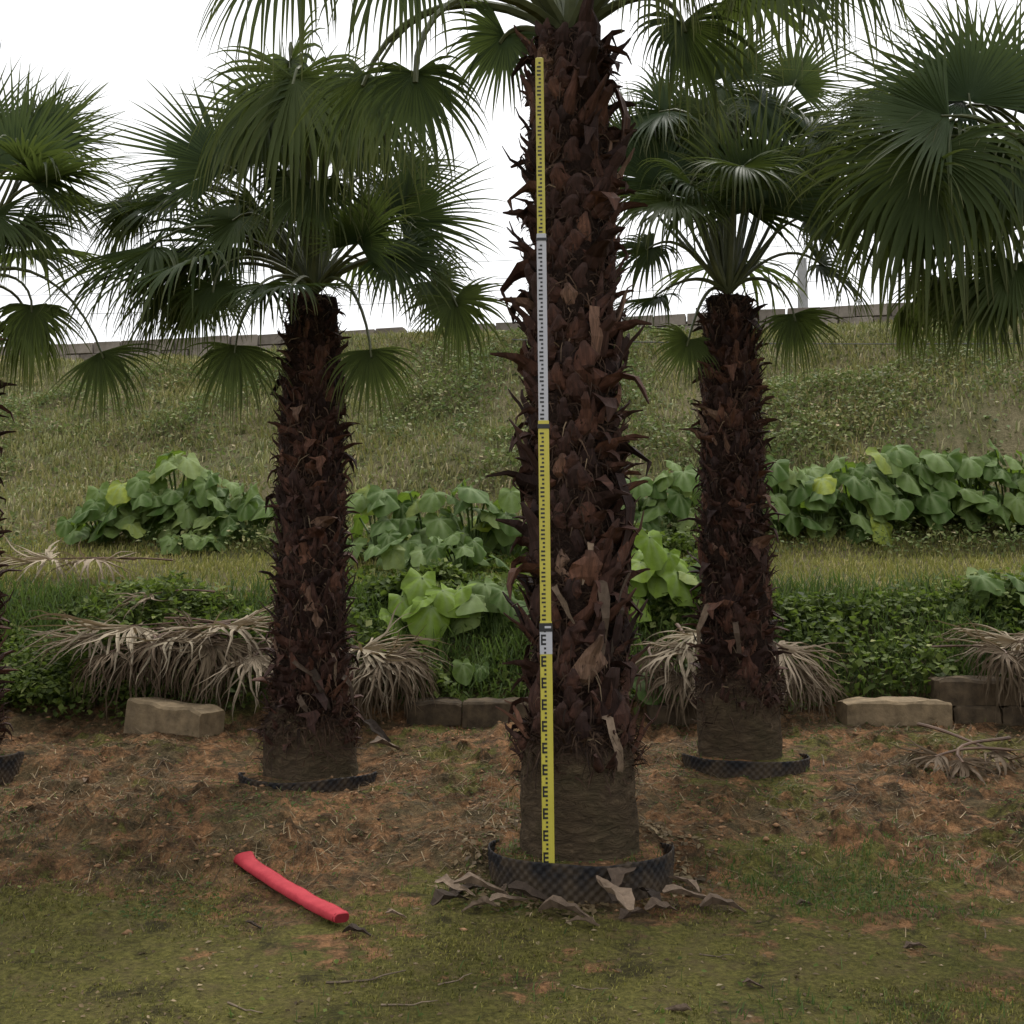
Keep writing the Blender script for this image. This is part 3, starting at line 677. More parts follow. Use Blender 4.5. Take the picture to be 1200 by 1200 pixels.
# --- palm to the right
rtp = P(853, 350, 7.42)
right, rtk, rax, rrad = make_palm(np.array([RIGHT[0], RIGHT[1], 0.40]), rtp, 0.275, 0.215, 0.14, 0.50, 0.55, 0.066, 8.0, 0.66,
    'slim fan palm standing in front of the long row of broad-leaved plants', seed=3, weights={'up': 3, 'out': 5, 'horn': 1.2, 'stub': 4})
rh = P(853, 345, 7.42)
dress(right, rh, [
    (775, 215, 0.1, -0.55, -0.75, 0.0, 0.9, 0.75, 0.15, dict(spread=210, bow=0.1)),
    (745, 190, 0.35, -0.2, -1.0, 0.2, 0.9, 0.6, 0.12, dict(spread=190, bow=0.1)),
    (893, 238, -0.1, 0.1, -1.0, 0.0, 0.9, 0.80, 0.15, dict(spread=220, bow=0.05)),
    (845, 215, 0.35, -0.1, -1.0, 0.2, 0.9, 0.85, 0.15, dict(spread=200, bow=0.05)),
    (925, 215, 0.3, 0.4, -0.9, 0.2, 0.9, 0.80, 0.2, dict(spread=210, bow=0.05)),
    (945, 255, -0.05, 0.9, -0.2, 0.0, 0.6, 0.7, 0.4, dict(bow=0.15)),
    (960, 310, 0.2, 0.9, 0.35, 0.1, 0.5, 0.55, 0.6, dict(bow=0.3)),
    (765, 290, -0.1, -0.75, 0.35, -0.1, 0.55, 0.52, 0.55, dict(bow=0.3)),
    (790, 235, -0.35, -0.5, 0.3, -0.4, 0.5, 0.6, 0.6, dict(bow=0.1)),
    (772, 348, -0.1, -0.95, 0.25, 0.0, 0.3, 0.42, 0.5, dict(bow=0.4)),
    (808, 398, -0.1, -0.4, 1.0, 0.0, 0.7, 0.34, 0.4, dict(bow=0.4, nseg=28)),
    (930, 368, -0.2, 0.25, 1.0, 0.0, 0.6, 0.46, 0.6, dict(bow=0.55, spread=190, nseg=32)),
    (870, 195, -0.4, 0.1, 0.3, -0.6, 0.5, 0.6, 0.6, dict(bow=0.1)),
    (820, 150, 0.5, -0.4, -0.8, 0.3, 0.8, 0.7, 0.25, dict(bow=0.05)),
    (900, 150, 0.5, 0.4, -0.8, 0.3, 0.8, 0.7, 0.25, dict(bow=0.05)),
    (830, 130, 0.2, -0.5, 0.6, 0.2, 0.5, 0.65, 0.8, dict(bow=0.1)),
    (890, 120, 0.2, 0.5, 0.5, 0.1, 0.5, 0.65, 0.8, dict(bow=0.1)),
    (780, 130, 0.3, -0.8, 0.1, 0.1, 0.6, 0.7, 0.5, dict(bow=0.1)),
    (950, 160, 0.25, 0.9, 0.1, 0.1, 0.6, 0.75, 0.5, dict(bow=0.1)),
    (850, 90, 0.4, 0.0, -1.0, 0.2, 0.8, 0.6, 0.2, dict(bow=0.05)),
    (930, 100, 0.5, 0.4, -0.9, 0.2, 0.8, 0.6, 0.2, dict(bow=0.05)),
], 7.42, 3, extra=2, ext_up=0.9, spares=(1.3, 1.9), comp=0.85, comp_y=245)

# --- palm past the left edge
ft = P(-54, 350, 7.32)
farl, ftk, fax, frad = make_palm(np.array([FARL[0], FARL[1], 0.30]), ft, 0.27, 0.235, 0.16, 0.36, 0.44, 0.083, 8.0, 0.74,
    'fan palm with two fronds hanging limp by the bank, its trunk barely in view', seed=4, weights={'up': 3, 'out': 5, 'horn': 1.2, 'stub': 4})
fh = P(-52, 345, 7.32)
dress(farl, fh, [
    (18, 200, -0.1, 0.25, -1.0, 0.0, 0.95, 0.80, 0.15, dict(spread=230, nseg=38, bow=0.1)),
    (55, 165, 0.3, 0.45, -0.9, 0.1, 0.95, 0.55, 0.12, dict(spread=200, bow=0.1)),
    (-30, 170, 0.2, -0.1, -1.0, 0.2, 0.9, 0.75, 0.12, dict(spread=210, bow=0.05)),
    (45, 215, -0.35, 0.9, -0.35, -0.2, 0.3, 0.70, 0.35, dict(bow=0.2)),
    (25, 262, -0.3, 0.75, 0.4, -0.2, 0.5, 0.55, 0.6, dict(bow=0.3)),
    (-10, 250, -0.5, 0.2, 0.7, -0.6, 0.5, 0.6, 0.6, dict(bow=0.2)),
    (38, 358, 0.0, 0.0, 1.0, 0.0, 0.6, 0.55, 1.1, dict(bow=0.5, spread=200, nseg=32)),
    (117, 413, -0.1, 0.55, 0.85, 0.0, 0.6, 0.50, 0.7, dict(bow=0.45, spread=160, nseg=32)),
    (60, 230, 0.35, 0.8, 0.1, 0.2, 0.4, 0.6, 0.45, dict(bow=0.2)),
], 7.32, 4, extra=4, ext_up=0.7, spares=(2.2, 3.0, 4.0, 1.2))

# --- palm past the right edge
qt = P(1302, 310, 6.9)
farr, qtk, qax, qrad = make_palm(np.array([FARR[0], FARR[1], 0.33]), qt, 0.29, 0.235, 0.17, 0.36, 0.44, 0.083, 8.0, 0.74,
    'fan palm with dense dark fronds reaching over the stacked edging stones', seed=5, weights={'up': 3, 'out': 5, 'horn': 1.2, 'stub': 4})
qh = P(1300, 285, 6.9)
dress(farr, qh, [
    (1112, 138, -0.5, -1.0, -0.18, -0.1, 0.75, 0.86, 0.15, dict(spread=170, nseg=30, bow=0.2)),
    (1105, 150, -0.2, -0.9, 0.3, 0.0, 0.45, 0.80, 0.4, dict(bow=0.2)),
    (1135, 118, -0.3, 0.1, -1.0, 0.1, 0.95, 0.82, 0.08, dict(spread=190, nseg=26, bow=0.2)),
    (1190, 130, -0.1, 0.4, -0.9, 0.1, 0.95, 0.80, 0.1, dict(spread=200, nseg=28, bow=0.1)),
    (1092, 180, -0.55, -0.25, 1.0, -0.1, 0.5, 1.05, 0.8, dict(spread=260, bow=0.3)),
    (1045, 195, -0.2, -0.4, 0.95, 0.0, 0.5, 0.95, 0.8, dict(spread=250, bow=0.3)),
    (1135, 195, -0.35, 0.1, 1.0, -0.1, 0.5, 1.0, 0.8, dict(spread=250, bow=0.3)),
    (1150, 335, -0.3, -0.1, 1.0, -0.1, 0.5, 0.50, 0.7, dict(bow=0.4)),
    (1100, 330, 0.1, -0.4, 0.9, 0.0, 0.5, 0.48, 0.8, dict(bow=0.4)),
    (1062, 355, 0.2, 0.0, 1.0, 0.0, 0.5, 0.40, 1.1, dict(spread=90, nseg=14, bow=0.5)),
    (1190, 310, -0.4, -0.2, 0.7, -0.3, 0.4, 0.60, 0.6, dict(bow=0.4)),
    (1190, 190, -0.5, -0.4, 0.7, -0.4, 0.5, 0.70, 0.7, dict(bow=0.2)),
    (1030, 130, 0.3, -0.9, 0.3, 0.1, 0.5, 0.6, 0.6, dict(bow=0.3)),
], 6.9, 5, comp=0.85, extra=3, ext_up=0.7, spares=(0.2, 1.0, 5.6))

# pale strips of old leaf base hanging from the lower trunks
def strips(tk, ax, rad, base, items, sc):
    for (px, py, d, rz, s, m_) in items:
        p = P(px, py, d); z = p[2] - base[2]; c = ax(z)
        a = math.asin(max(-0.95, min(0.95, (p[0] - c[0]) / (float(rad(z)) + 0.02)))) - math.pi / 2
        r = float(rad(z)) + 0.0
        o = bpy.data.objects.new('hanging_strip', HM[m_ % 4])
        link(o, tk, (c[0] + r * math.cos(a), c[1] + r * math.sin(a), p[2]), (rz, 0.12, a), (s * 0.9, s * 0.62, s))
strips(mtk, max_, mrad, np.array([MAIN[0], MAIN[1], 0.19]), [(703, 690, 5.3, 0.05, 1.0, 0), (722, 705, 5.35, -0.1, 0.85, 1), (655, 690, 5.3, 0.5, 0.6, 2), (712, 850, 5.3, 0.25, 0.9, 3),
       (692, 640, 5.3, -0.2, 0.6, 2), (740, 660, 5.4, -0.6, 0.8, 1)], 1)
strips(ltk, lax, lrad, np.array([LEFT[0], LEFT[1], 0.30]), [(365, 790, 7, 0.45, 0.8, 0), (352, 820, 7, 0.6, 0.8, 1), (400, 800, 7, 0.6, 0.8, 2), (340, 770, 7, 0.9, 0.6, 3), (385, 770, 7, 0.2, 0.6, 1)], 1)
strips(rtk, rax, rrad, np.array([RIGHT[0], RIGHT[1], 0.40]), [(842, 715, 7, -0.4, 1.0, 0), (870, 735, 7, 0.1, 0.8, 1), (905, 760, 7.2, 0.3, 0.8, 2)], 1)

# ------------------------------------------------------------------ dimpled plastic rings
def plastic_ring(c, rad, z0, z1, label, seed, a0=0.0, flare=0.02):
    per = 2 * math.pi * rad; cell = 0.046; nu = int(round(per / cell)); n = nu * 5; h = z1 - z0 + 0.10; m = int(h / 0.0105)
    V = []; D = []
    ths = np.linspace(0, 2 * math.pi, n, endpoint=False) + a0
    rim = 0.018 * (fbm(ths * 1.1, ths * 0 + seed, 1.0, 2, seed)) * 2.5 - 0.05 * np.clip(np.sin(ths), 0, 1)
    wob = 0.03 * fbm(ths * 0.9 + 5, ths * 0 + seed, 1.0, 2, seed + 4)
    wob = wob * np.sin(np.linspace(0, math.pi, n)) ** 0.5
    for k in range(m + 1):
        v = k / m; z = -0.10 + h * v
        egg = np.cos(2 * math.pi * nu * np.arange(n) / n) * math.cos(2 * math.pi * z / cell)
        r = rad + 0.016 + wob * 0.9 + flare * v + 0.009 * egg * (0.0 if k == m else 1.0)
        V.append(np.stack([r * np.cos(ths), r * np.sin(ths), z + rim * v], -1)); D.append(np.full(n, 1 - v))
    V = np.concatenate(V); Fc = grid_faces(m + 1, n, True)
    # inner skin gives the sheet its thickness
    Vi = V.copy(); rr = np.hypot(Vi[:, 0], Vi[:, 1]); Vi[:, 0] *= (rr - 0.004) / rr; Vi[:, 1] *= (rr - 0.004) / rr
    N = len(V); top = m * n
    rimf = np.array([(top + i, top + (i + 1) % n, N + top + (i + 1) % n, N + top + i) for i in range(n)])
    o = ob('planting_ring', np.concatenate([V, Vi]), np.concatenate([Fc, Fc[:, ::-1] + N, rimf]), M['ring'], None, (c[0], c[1], z0), {'dust': np.concatenate(D + D)}, smooth=True)
    return tag(o, label, 'planter ring', 'dimpled black plastic rings round the palm feet')
plastic_ring(MAIN, 0.425, 0.045, 0.222, 'black dimpled plastic ring round the foot of the palm with the staff', 1)
plastic_ring(LEFT, 0.405, 0.24, 0.342, 'black dimpled plastic ring round the palm by the askew sandstone block', 2)
plastic_ring((RIGHT[0] + 0.03, RIGHT[1]), 0.375, 0.34, 0.446, 'black dimpled plastic ring round the palm before the broad-leaved bank', 3)
plastic_ring(FARL, 0.37, 0.25, 0.458, 'black dimpled plastic ring half cut off, round the palm with limp fronds', 4)

# ------------------------------------------------------------------ measuring staff
sb_ = P(643, 996, 5.22); st_ = P(632, 68, 5.16)
sb_[2] = float(gz(sb_[0], sb_[1])) - 0.01
staff = thing('measuring_staff', sb_, 'tall yellow and white telescopic measuring staff standing against the thick palm trunk', 'measuring staff')
axis_ = unit(st_ - sb_)
def staff_z(py):
    # point on the staff that projects to picture row py
    best = None
    for t in np.linspace(0, 1, 3000):
        p = sb_ + (st_ - sb_) * t
        q = p - np.array(CAM); yy = q[1] * CP + q[2] * SP; zz = -q[1] * SP + q[2] * CP
        e = abs(600 - F * zz / yy - py)
        if best is None or e < best[0]: best = (e, t)
    return best[1] * np.linalg.norm(st_ - sb_)
cuts = [0.0, staff_z(735), staff_z(500), staff_z(281), np.linalg.norm(st_ - sb_)]
rotq = Vector(axis_).to_track_quat('Z', 'X').to_euler()
rotm = np.array(Vector(axis_).to_track_quat('Z', 'X').to_matrix())
# choose the frame whose -Y faces the viewer
Xa = unit(np.cross((0, 1, 0), axis_)); Ya = np.cross(axis_, Xa)
def place(v): v = np.asarray(v, float); return v[:, :1] * Xa + v[:, 1:2] * Ya + v[:, 2:] * axis_
wd = [0.056, 0.051, 0.046, 0.040]; tk_ = [0.034, 0.029, 0.024, 0.019]
cols = ['yellow', 'yellow', 'silver', 'yellow']
def bxv(x0, x1, y0, y1, z0, z1):
    V = [(x, y, z) for z in (z0, z1) for (x, y) in ((x0, y0), (x1, y0), (x1, y1), (x0, y1))]
    return V, [(3, 2, 1, 0), (4, 5, 6, 7), (0, 1, 5, 4), (1, 2, 6, 5), (2, 3, 7, 6), (3, 0, 4, 7)]
for k in range(4):
    v, f = box(wd[k], tk_[k], cuts[k + 1] - cuts[k] + (0.03 if k < 3 else 0), 0, 0.004)
    v[:, 2] += cuts[k]
    sec = ob('staff_section', place(v), f, M[cols[k]], staff, sb_)
    V = []; Fc = []
    z = cuts[k] + 0.012; yf = -tk_[k] / 2
    if k == 0:
        unit_h = 0.01; pitch = 0.1
        while z < cuts[k + 1] - 0.06:
            xl = -wd[k] / 2 + 0.004
            parts = [(xl, xl + 0.008, 0, 0.05)] + [(xl, xl + 0.024, q, q + 0.01) for q in (0, 0.02, 0.04)] + [(xl + 0.014, xl + 0.024, q, q + 0.01) for q in (0.06, 0.08)]
            for (a, b, c, d) in parts:
                v, f = bxv(a, b, yf - 0.0012, yf + 0.001, z + c, z + d); Fc += [tuple(i + len(V) for i in q) for q in f]; V += v
            z += pitch
    else:
        q = 0
        while z < cuts[k + 1] - 0.03:
            xl = -wd[k] / 2 + 0.005
            w_ = 0.019 if q % 5 < 3 else 0.011
            v, f = bxv(xl + 0.021 - w_, xl + 0.021, yf - 0.0012, yf + 0.001, z, z + 0.009); Fc += [tuple(i + len(V) for i in g) for g in f]; V += v
            z += 0.02; q += 1
    ob('graduation_marks', place(V), Fc, M['black'], sec, sb_)
for k, hh in ((1, 0.04), (2, 0.022), (3, 0.014)):
    v, f = box(wd[k - 1] + 0.006, tk_[k - 1] + 0.006, hh, 0, 0.003); v[:, 2] += cuts[k] - hh / 2
    col = ob('joint_collar', place(v), f, M['black'], staff, sb_)
    if k == 1:
        v, f = bxv(-0.006, wd[0] / 2 - 0.004, -tk_[0] / 2 - 0.005, -tk_[0] / 2, cuts[1] - 0.004, cuts[1] + 0.006)
        ob('lock_button', place(v), f, M['silver'], col, sb_)
        v, f = bxv(-wd[0] / 2 - 0.0008, wd[0] / 2 + 0.0008, -tk_[0] / 2 - 0.0008, tk_[0] / 2, cuts[1] - 0.125, cuts[1] - 0.02)
        ob('white_label', place(v), f, M['silver'], staff, sb_)

# ------------------------------------------------------------------ red staff bag on the ground
e0 = G(281, 1011); e1 = G(401, 1088)
n = 44; m = 18
bag = thing('staff_bag', (*(0.5 * (e0 + e1))[:2], 0.5 * (e0 + e1)[2]), 'long flat red cloth carrying bag lying open-ended on the soil', 'bag')
bw = WL[bag.name]
ax2 = unit((e1 - e0) * np.array([1, 1, 0])); sid = np.array([-ax2[1], ax2[0], 0])
_t = np.linspace(0, 1, 30); _g = np.array([max(float(gz(*(q_ := (e0 * (1 - t) + e1 * t))[:2])), float(gz(q_[0] + 0.03, q_[1]))) for t in _t])
_c = np.polyfit(_t, _g, 2); gl = (np.polyval(_c, 0), np.polyval(_c, 1), -_c[0])
def bag_rings(shrink, t0=0.0, t1=1.0, nn=n):
    V = []
    for i in range(nn):
        t = t0 + (t1 - t0) * i / (nn - 1); p = e0 * (1 - t) + e1 * t + sid * 0.012 * math.sin(t * 3.4)
        g = gl[0] + (gl[1] - gl[0]) * t + gl[2] * t * (1 - t)
        wdt = 0.041 + 0.001 * math.sin(t * 17) + (0.006 * max(0, 1 - t * 14)); hh = 0.023 + 0.001 * math.sin(t * 23 + 1) + 0.006 * max(0, 1 - t * 14)
        if t > 0.985: wdt *= 0.93; hh *= 0.9
        for k in range(m):
            a = 2 * math.pi * k / m
            ca, sa = math.cos(a), math.sin(a)
            x = math.copysign(abs(ca) ** 0.6, ca) * (wdt - shrink); y = math.copysign(abs(sa) ** 0.7, sa) * (hh - shrink)
            wr = 0.004 * float(vnoise(t * 40 + 3, k * 0.7, 8) - 0.5)
            V.append(p + sid * x + ax2 * (0.06 * max(0, 1 - t * 9) * (sa + 1) / 2) + np.array([0, 0, g - p[2] + hh + y + wr + 0.012]))
    return np.array(V)
Vb = bag_rings(0)
fb = grid_faces(n, m, True).tolist() + [list(range((n - 1) * m, n * m))]
ob('bag_body', Vb - bw, fb, M['red'], bag, bw, smooth=True)
Vi = bag_rings(0.006, 0.0, 0.22, 8)
rim_f = [(i, (i + 1) % m, 8 * m + (i + 1) % m, 8 * m + i) for i in range(m)]
ob('bag_lining', np.concatenate([Vi, Vb[:m]]) - bw, grid_faces(8, m, True)[:, ::-1].tolist() + rim_f + [list(range(7 * m, 8 * m))], M['darkred'], bag, bw, smooth=True)
sv, sf = tube([Vb[i * m + 2] for i in range(n)], 0.0022, 5); ob('seam', sv - bw, sf, M['red'], bag, bw)
ev = np.concatenate([Vb[(n - 1) * m:], (Vb[(n - 1) * m:] - Vb[(n - 1) * m:].mean(0)) * 1.06 + Vb[(n - 1) * m:].mean(0) - ax2 * 0.012, (Vb[(n - 1) * m:] - Vb[(n - 1) * m:].mean(0)) * 0.9 + Vb[(n - 1) * m:].mean(0) + ax2 * 0.004])
ob('end_cap', ev - bw, [(m + i, m + (i + 1) % m, 2 * m + (i + 1) % m, 2 * m + i) for i in range(m)] + [list(range(2 * m, 3 * m))], M['darkred'], bag, bw)

# ------------------------------------------------------------------ dead fronds
def dead_frond(hub, A, Rr, seed, label, lift=0.1, droop=0.9, spread=230, N=(0, -0.2, 1), nseg=34, pet=None, group='dead fronds heaped on the edging', steps=8, mat='dead'):
    rs = np.random.default_rng(seed); hub = np.array(hub, float)
    def cz(x, y): return float(gz(hub[0] + x, hub[1] + y, False)) + 0.015 - hub[2]
    V, Fc, T = fan_leaf(A, N, Rr, spread=spread, nseg=nseg + (14 if nseg > 20 else 0), fuse=0.40, droop=droop, cup=0.05, rs=rs, clampz=cz, fold=0.5, sparse=0.10, steps=9, mess=0.17)
    o = ob('dead_frond', V, Fc, M[mat], None, hub, {'t': T})
    tag(o, label, 'dead frond', group)
    end = hub + np.array(pet if pet is not None else -unit(A) * 0.7)
    end[2] = max(end[2], float(gz(end[0], end[1], False)) + 0.02)
    pts = bez(hub + unit(A) * 0.03, hub - unit(A) * 0.2, end * 0.6 + hub * 0.4 + np.array([0, 0, 0.03]), end, 9)
    for q in pts: q[2] = max(q[2], float(gz(q[0], q[1], False)) + 0.02)
    v, f = tube(pts - hub, np.linspace(0.010, 0.019, 9), 6, 0.6)
    ob('petiole', v, f, M['deadpet'], o, hub)
    return o
def DF(px, py, d, dx, dy, dep, Rr, seed, label, **k):
    return dead_frond(P(px, py, d), dirpx(dx, dy, dep), Rr, seed, label, **k)
DF(158, 733, 8.95, -0.8, 0.05, -0.55, 0.95, 901, 'broad grey dead frond with a rusty stalk, splayed across the frond heap', pet=(0.75, 0.1, 0.02), droop=0.20)
DF(268, 732, 8.85, 0.6, 0.1, -0.8, 0.85, 902, 'bleached dead frond fanned open against the palm by the askew block', pet=(-0.6, 0.3, 0.05), droop=0.24)
DF(215, 742, 8.8, -0.1, 0.2, -0.95, 0.70, 903, 'brown dead frond hanging its fringe behind the askew block', pet=(0.3, 0.5, 0.1), droop=0.7)
DF(298, 768, 8.6, -0.3, 0.3, -0.8, 0.7, 904, 'dead frond drooping close beside the trunk above the askew block', pet=(0.2, 0.5, 0.1), droop=0.7)
DF(110, 745, 8.9, -0.9, 0.15, -0.3, 0.62, 905, 'dead frond with ragged strips trailing over dark weeds beside the grey splayed one', pet=(0.5, 0.2, 0.05), droop=0.2)
DF(180, 696, 9.5, -0.8, 0.2, -0.4, 0.45, 906, 'small cream dead frond lying among green vines above the frond heap', pet=(0.5, 0.1, 0.02), nseg=20, spread=150, droop=0.3)
DF(60, 655, 10.9, -0.9, 0.05, -0.5, 0.75, 907, 'flat grey dead frond lying on the grass terrace', pet=(0.8, 0.1, 0.0), nseg=24, droop=0.3, group='dead fronds on the terrace')
DF(108, 655, 10.8, 0.3, 0.1, -0.9, 0.6, 908, 'crumpled grey dead frond beside another on the grass terrace', pet=(0.7, 0.3, 0.0), nseg=22, droop=0.3, group='dead fronds on the terrace')
DF(425, 760, 8.85, 0.55, 0.1, -0.75, 0.80, 909, 'pale dead frond spilling its strips over the dark short edging block', pet=(-0.5, 0.3, 0.1), droop=0.28)
DF(455, 772, 8.65, -0.1, 0.3, -0.9, 0.6, 910, 'brown dead frond fringe hanging below the pale one by the trunk', pet=(-0.2, 0.5, 0.1), droop=0.9)
DF(805, 755, 8.75, -0.1, 0.3, -0.9, 0.75, 911, 'dead frond hanging between the two palm trunks', pet=(0.0, 0.5, 0.15), droop=0.8)
DF(828, 740, 8.85, -0.4, 0.2, -0.8, 0.65, 912, 'pale dead frond tucked behind the slim dark trunk', pet=(0.3, 0.4, 0.1), droop=0.6)
DF(912, 755, 8.6, 0.65, 0.45, -0.6, 0.66, 913, 'straw coloured dead frond slumping from the trunk towards the long brown block', pet=(-0.4, 0.2, 0.1), droop=0.35)
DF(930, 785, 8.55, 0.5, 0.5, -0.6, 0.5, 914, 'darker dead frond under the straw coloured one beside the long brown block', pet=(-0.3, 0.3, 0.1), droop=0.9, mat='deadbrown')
DF(1195, 752, 9.0, -0.75, 0.15, -0.75, 0.85, 915, 'pale dead frond draped over the stacked edging blocks', pet=(0.6, 0.2, 0.1), droop=0.28)
DF(1220, 742, 9.1, -0.2, 0.2, -0.9, 0.7, 916, 'grey dead frond lying behind the stacked edging blocks', pet=(0.5, 0.3, 0.1), droop=0.5)
hp = np.random.default_rng(77)
for (x0, x1, y0, y1, n_, lab) in ((115, 305, 748, 775, 9, 'brown dead frond buried in the heap behind the askew sandstone block'), (415, 490, 770, 800, 4, 'brown dead frond under the pale one by the short dark block'),
                             (762, 830, 765, 795, 4, 'tattered dead frond wedged between the two trunks above the edging'), (905, 960, 780, 805, 2, 'tattered dead frond low beside the long brown block'), (1150, 1240, 755, 775, 3, 'tattered dead frond strewn over the stacked blocks')):
    for i in range(n_):
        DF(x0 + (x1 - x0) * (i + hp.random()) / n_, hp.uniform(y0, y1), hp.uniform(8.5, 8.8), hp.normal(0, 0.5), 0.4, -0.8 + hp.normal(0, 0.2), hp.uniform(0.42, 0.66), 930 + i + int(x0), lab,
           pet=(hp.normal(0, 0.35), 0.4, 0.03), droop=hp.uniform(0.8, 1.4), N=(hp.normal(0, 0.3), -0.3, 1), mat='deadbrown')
# withered heap on the soil at the right
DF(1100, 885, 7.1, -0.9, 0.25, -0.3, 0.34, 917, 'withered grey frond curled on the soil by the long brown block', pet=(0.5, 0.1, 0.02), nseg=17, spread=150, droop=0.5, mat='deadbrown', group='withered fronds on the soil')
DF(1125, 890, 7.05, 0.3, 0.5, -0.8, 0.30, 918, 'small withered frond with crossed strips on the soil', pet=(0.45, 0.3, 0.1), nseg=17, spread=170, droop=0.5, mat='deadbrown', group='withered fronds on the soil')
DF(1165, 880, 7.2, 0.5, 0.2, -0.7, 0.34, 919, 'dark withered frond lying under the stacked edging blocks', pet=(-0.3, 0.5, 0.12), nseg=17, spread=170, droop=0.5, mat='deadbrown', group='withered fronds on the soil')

# ------------------------------------------------------------------ dry leaf bases and dry leaves lying on the ground
DB = []
rs2 = random.Random(12)
for k in range(4):
    L = 0.24 + 0.04 * k
    sp = [(L * t - L / 2, 0.02 + (0.045 + 0.012 * k) * math.sin(t * 2.9 + k * 0.5)) for t in np.linspace(0, 1, 9)]
    v, f, t = plate(sp, [0.03, 0.07, 0.095, 0.09, 0.07, 0.055, 0.04, 0.03, 0.008], [.005, .010, .013, .013, .012, .010, .008, .006, .003], 0.34, rs2)
    v[:, 2] -= v[:, 2].min()
    DB.append(mesh('dry_leaf_base', v, f, M['dry'], {'t': t}))
def lie(px, py, k, rz, sc, label, tilt=(0, 0), name='dry_leaf_base', group='dry leaf bases on the ground', up=0.0, hi=12, cat='dry leaf base'):
    p = G(px, py, hi=hi); o = bpy.data.objects.new(name, DB[k % 4]); o2 = link(o, None, (p[0], p[1], p[2] - 0.012 + up), (tilt[0], tilt[1], R(rz)), (sc, sc * 1.0, sc))
    return tag(o2, label, cat, group)
lie(546, 1046, 0, 25, 0.8, 'tan dry leaf base propped beside the ring of the staff palm', (0.3, -0.2))
lie(528, 1060, 1, 40, 0.75, 'dark dry leaf base lying away from the ring, next to a tan one', (0.2, -0.1))
lie(570, 1057, 2, 10, 0.95, 'long brown dry leaf base flat against the dimpled ring')
lie(628, 1062, 3, 5, 0.72, 'pale curved dry leaf base lying before the dimpled ring', (0.4, 0))
lie(664, 1076, 1, -12, 0.9, 'flat brown dry leaf base half sunk in moss before the ring')
lie(713, 1078, 3, 105, 1.0, 'pale broad dry leaf base leaning upright on the dimpled ring', (0.1, -0.55), up=0.07)
lie(733, 1052, 2, 60, 0.95, 'dark dry leaf base leaning on the ring behind the pale broad one', (0.2, -0.5), up=0.07)
lie(744, 1074, 0, 30, 0.7, 'short tan dry leaf base beside the pale broad one')
lie(812, 1062, 3, 22, 0.75, 'pinkish dry leaf base pointing away from the dimpled ring', (0.1, -0.2))
lie(850, 1068, 1, 0, 0.8, 'dark shadowy dry leaf base flat on the moss beyond the pinkish one')
lie(795, 1045, 2, 130, 0.6, 'small grey dry leaf base standing by a thin twig', (0.2, -0.5), up=0.02)
lie(1073, 1112, 0, 0, 0.42, 'single small pinkish dry leaf on open moss', group='loose dry leaves')
lie(786, 1188, 3, 115, 0.35, 'pale dry leaf at the mossy foreground, standing on edge', (0.9, 0), group='loose dry leaves')
lie(466, 1076, 2, 15, 0.34, 'small cream dry leaf near the bottom end of the red bag', group='loose dry leaves')
lie(420, 1098, 1, -5, 0.5, 'brown crumpled leaf at the closed end of the red bag', group='loose dry leaves')
lie(445, 966, 0, 30, 0.25, 'cream scrap of leaf on red soil between the two rings', group='loose dry leaves')
lie(101, 918, 1, 100, 0.35, 'pale scrap of leaf on the soil below the askew block', group='loose dry leaves')
lie(445, 868, 3, -35, 0.85, 'reddish dry leaf base lying by the trunk beside the askew block palm', (0.3, 0.2))
lie(455, 885, 2, 30, 0.9, 'dark dry leaf base lying just outside the ring near a reddish one', (0.2, 0))
lie(945, 1063, 1, 5, 0.32, 'thin brown dry leaf on the grassy moss patch', group='loose dry leaves')
lie(885, 1158, 2, 3, 0.3, 'pale narrow dry leaf alone in the mossy foreground', group='loose dry leaves')
lie(300, 1088, 3, 5, 0.26, 'pale dry leaf on the soil edge below the red bag', group='loose dry leaves')

for (px, py, k, rz, sc, tl) in ((560, 1072, 1, 160, 0.6, (0.5, 0.1)), (600, 1068, 3, 30, 0.55, (0.2, -0.3)), (682, 1088, 0, 170, 0.6, (0.3, 0)), (757, 1062, 2, 100, 0.7, (0.2, -0.4)), (775, 1072, 1, 20, 0.6, (0.4, 0)), (722, 1050, 3, 80, 0.75, (0.1, -0.7)), (535, 1050, 2, -20, 0.6, (0.5, 0)), (590, 1050, 0, 75, 0.5, (0, -0.6))):
    lie(px, py, k, rz, sc, 'dry brown leaf base among the litter banked against the staff palm ring', tl, group='leaf bases in the ring litter', up=0.02)
def twig(px, py, L, rz, r, label, bend=0.2):
    p = G(px, py, hi=12)
    c, s_ = math.cos(R(rz)), math.sin(R(rz)); pts = []
    for t in np.linspace(-0.5, 0.5, 8):
        x = p[0] + c * L * t - s_ * bend * L * (t * t); y = p[1] + s_ * L * t + c * bend * L * t * t
        pts.append((x, y, float(gz(x, y)) + r * 0.7 + 0.01 * (t > 0.2)))
    v, f = tube(np.array(pts) - p, np.linspace(r * 0.75, r * 0.3, 8), 5)
    return tag(ob('twig', v, f, M['twig'], None, p), label, 'twig', 'twigs on the ground')
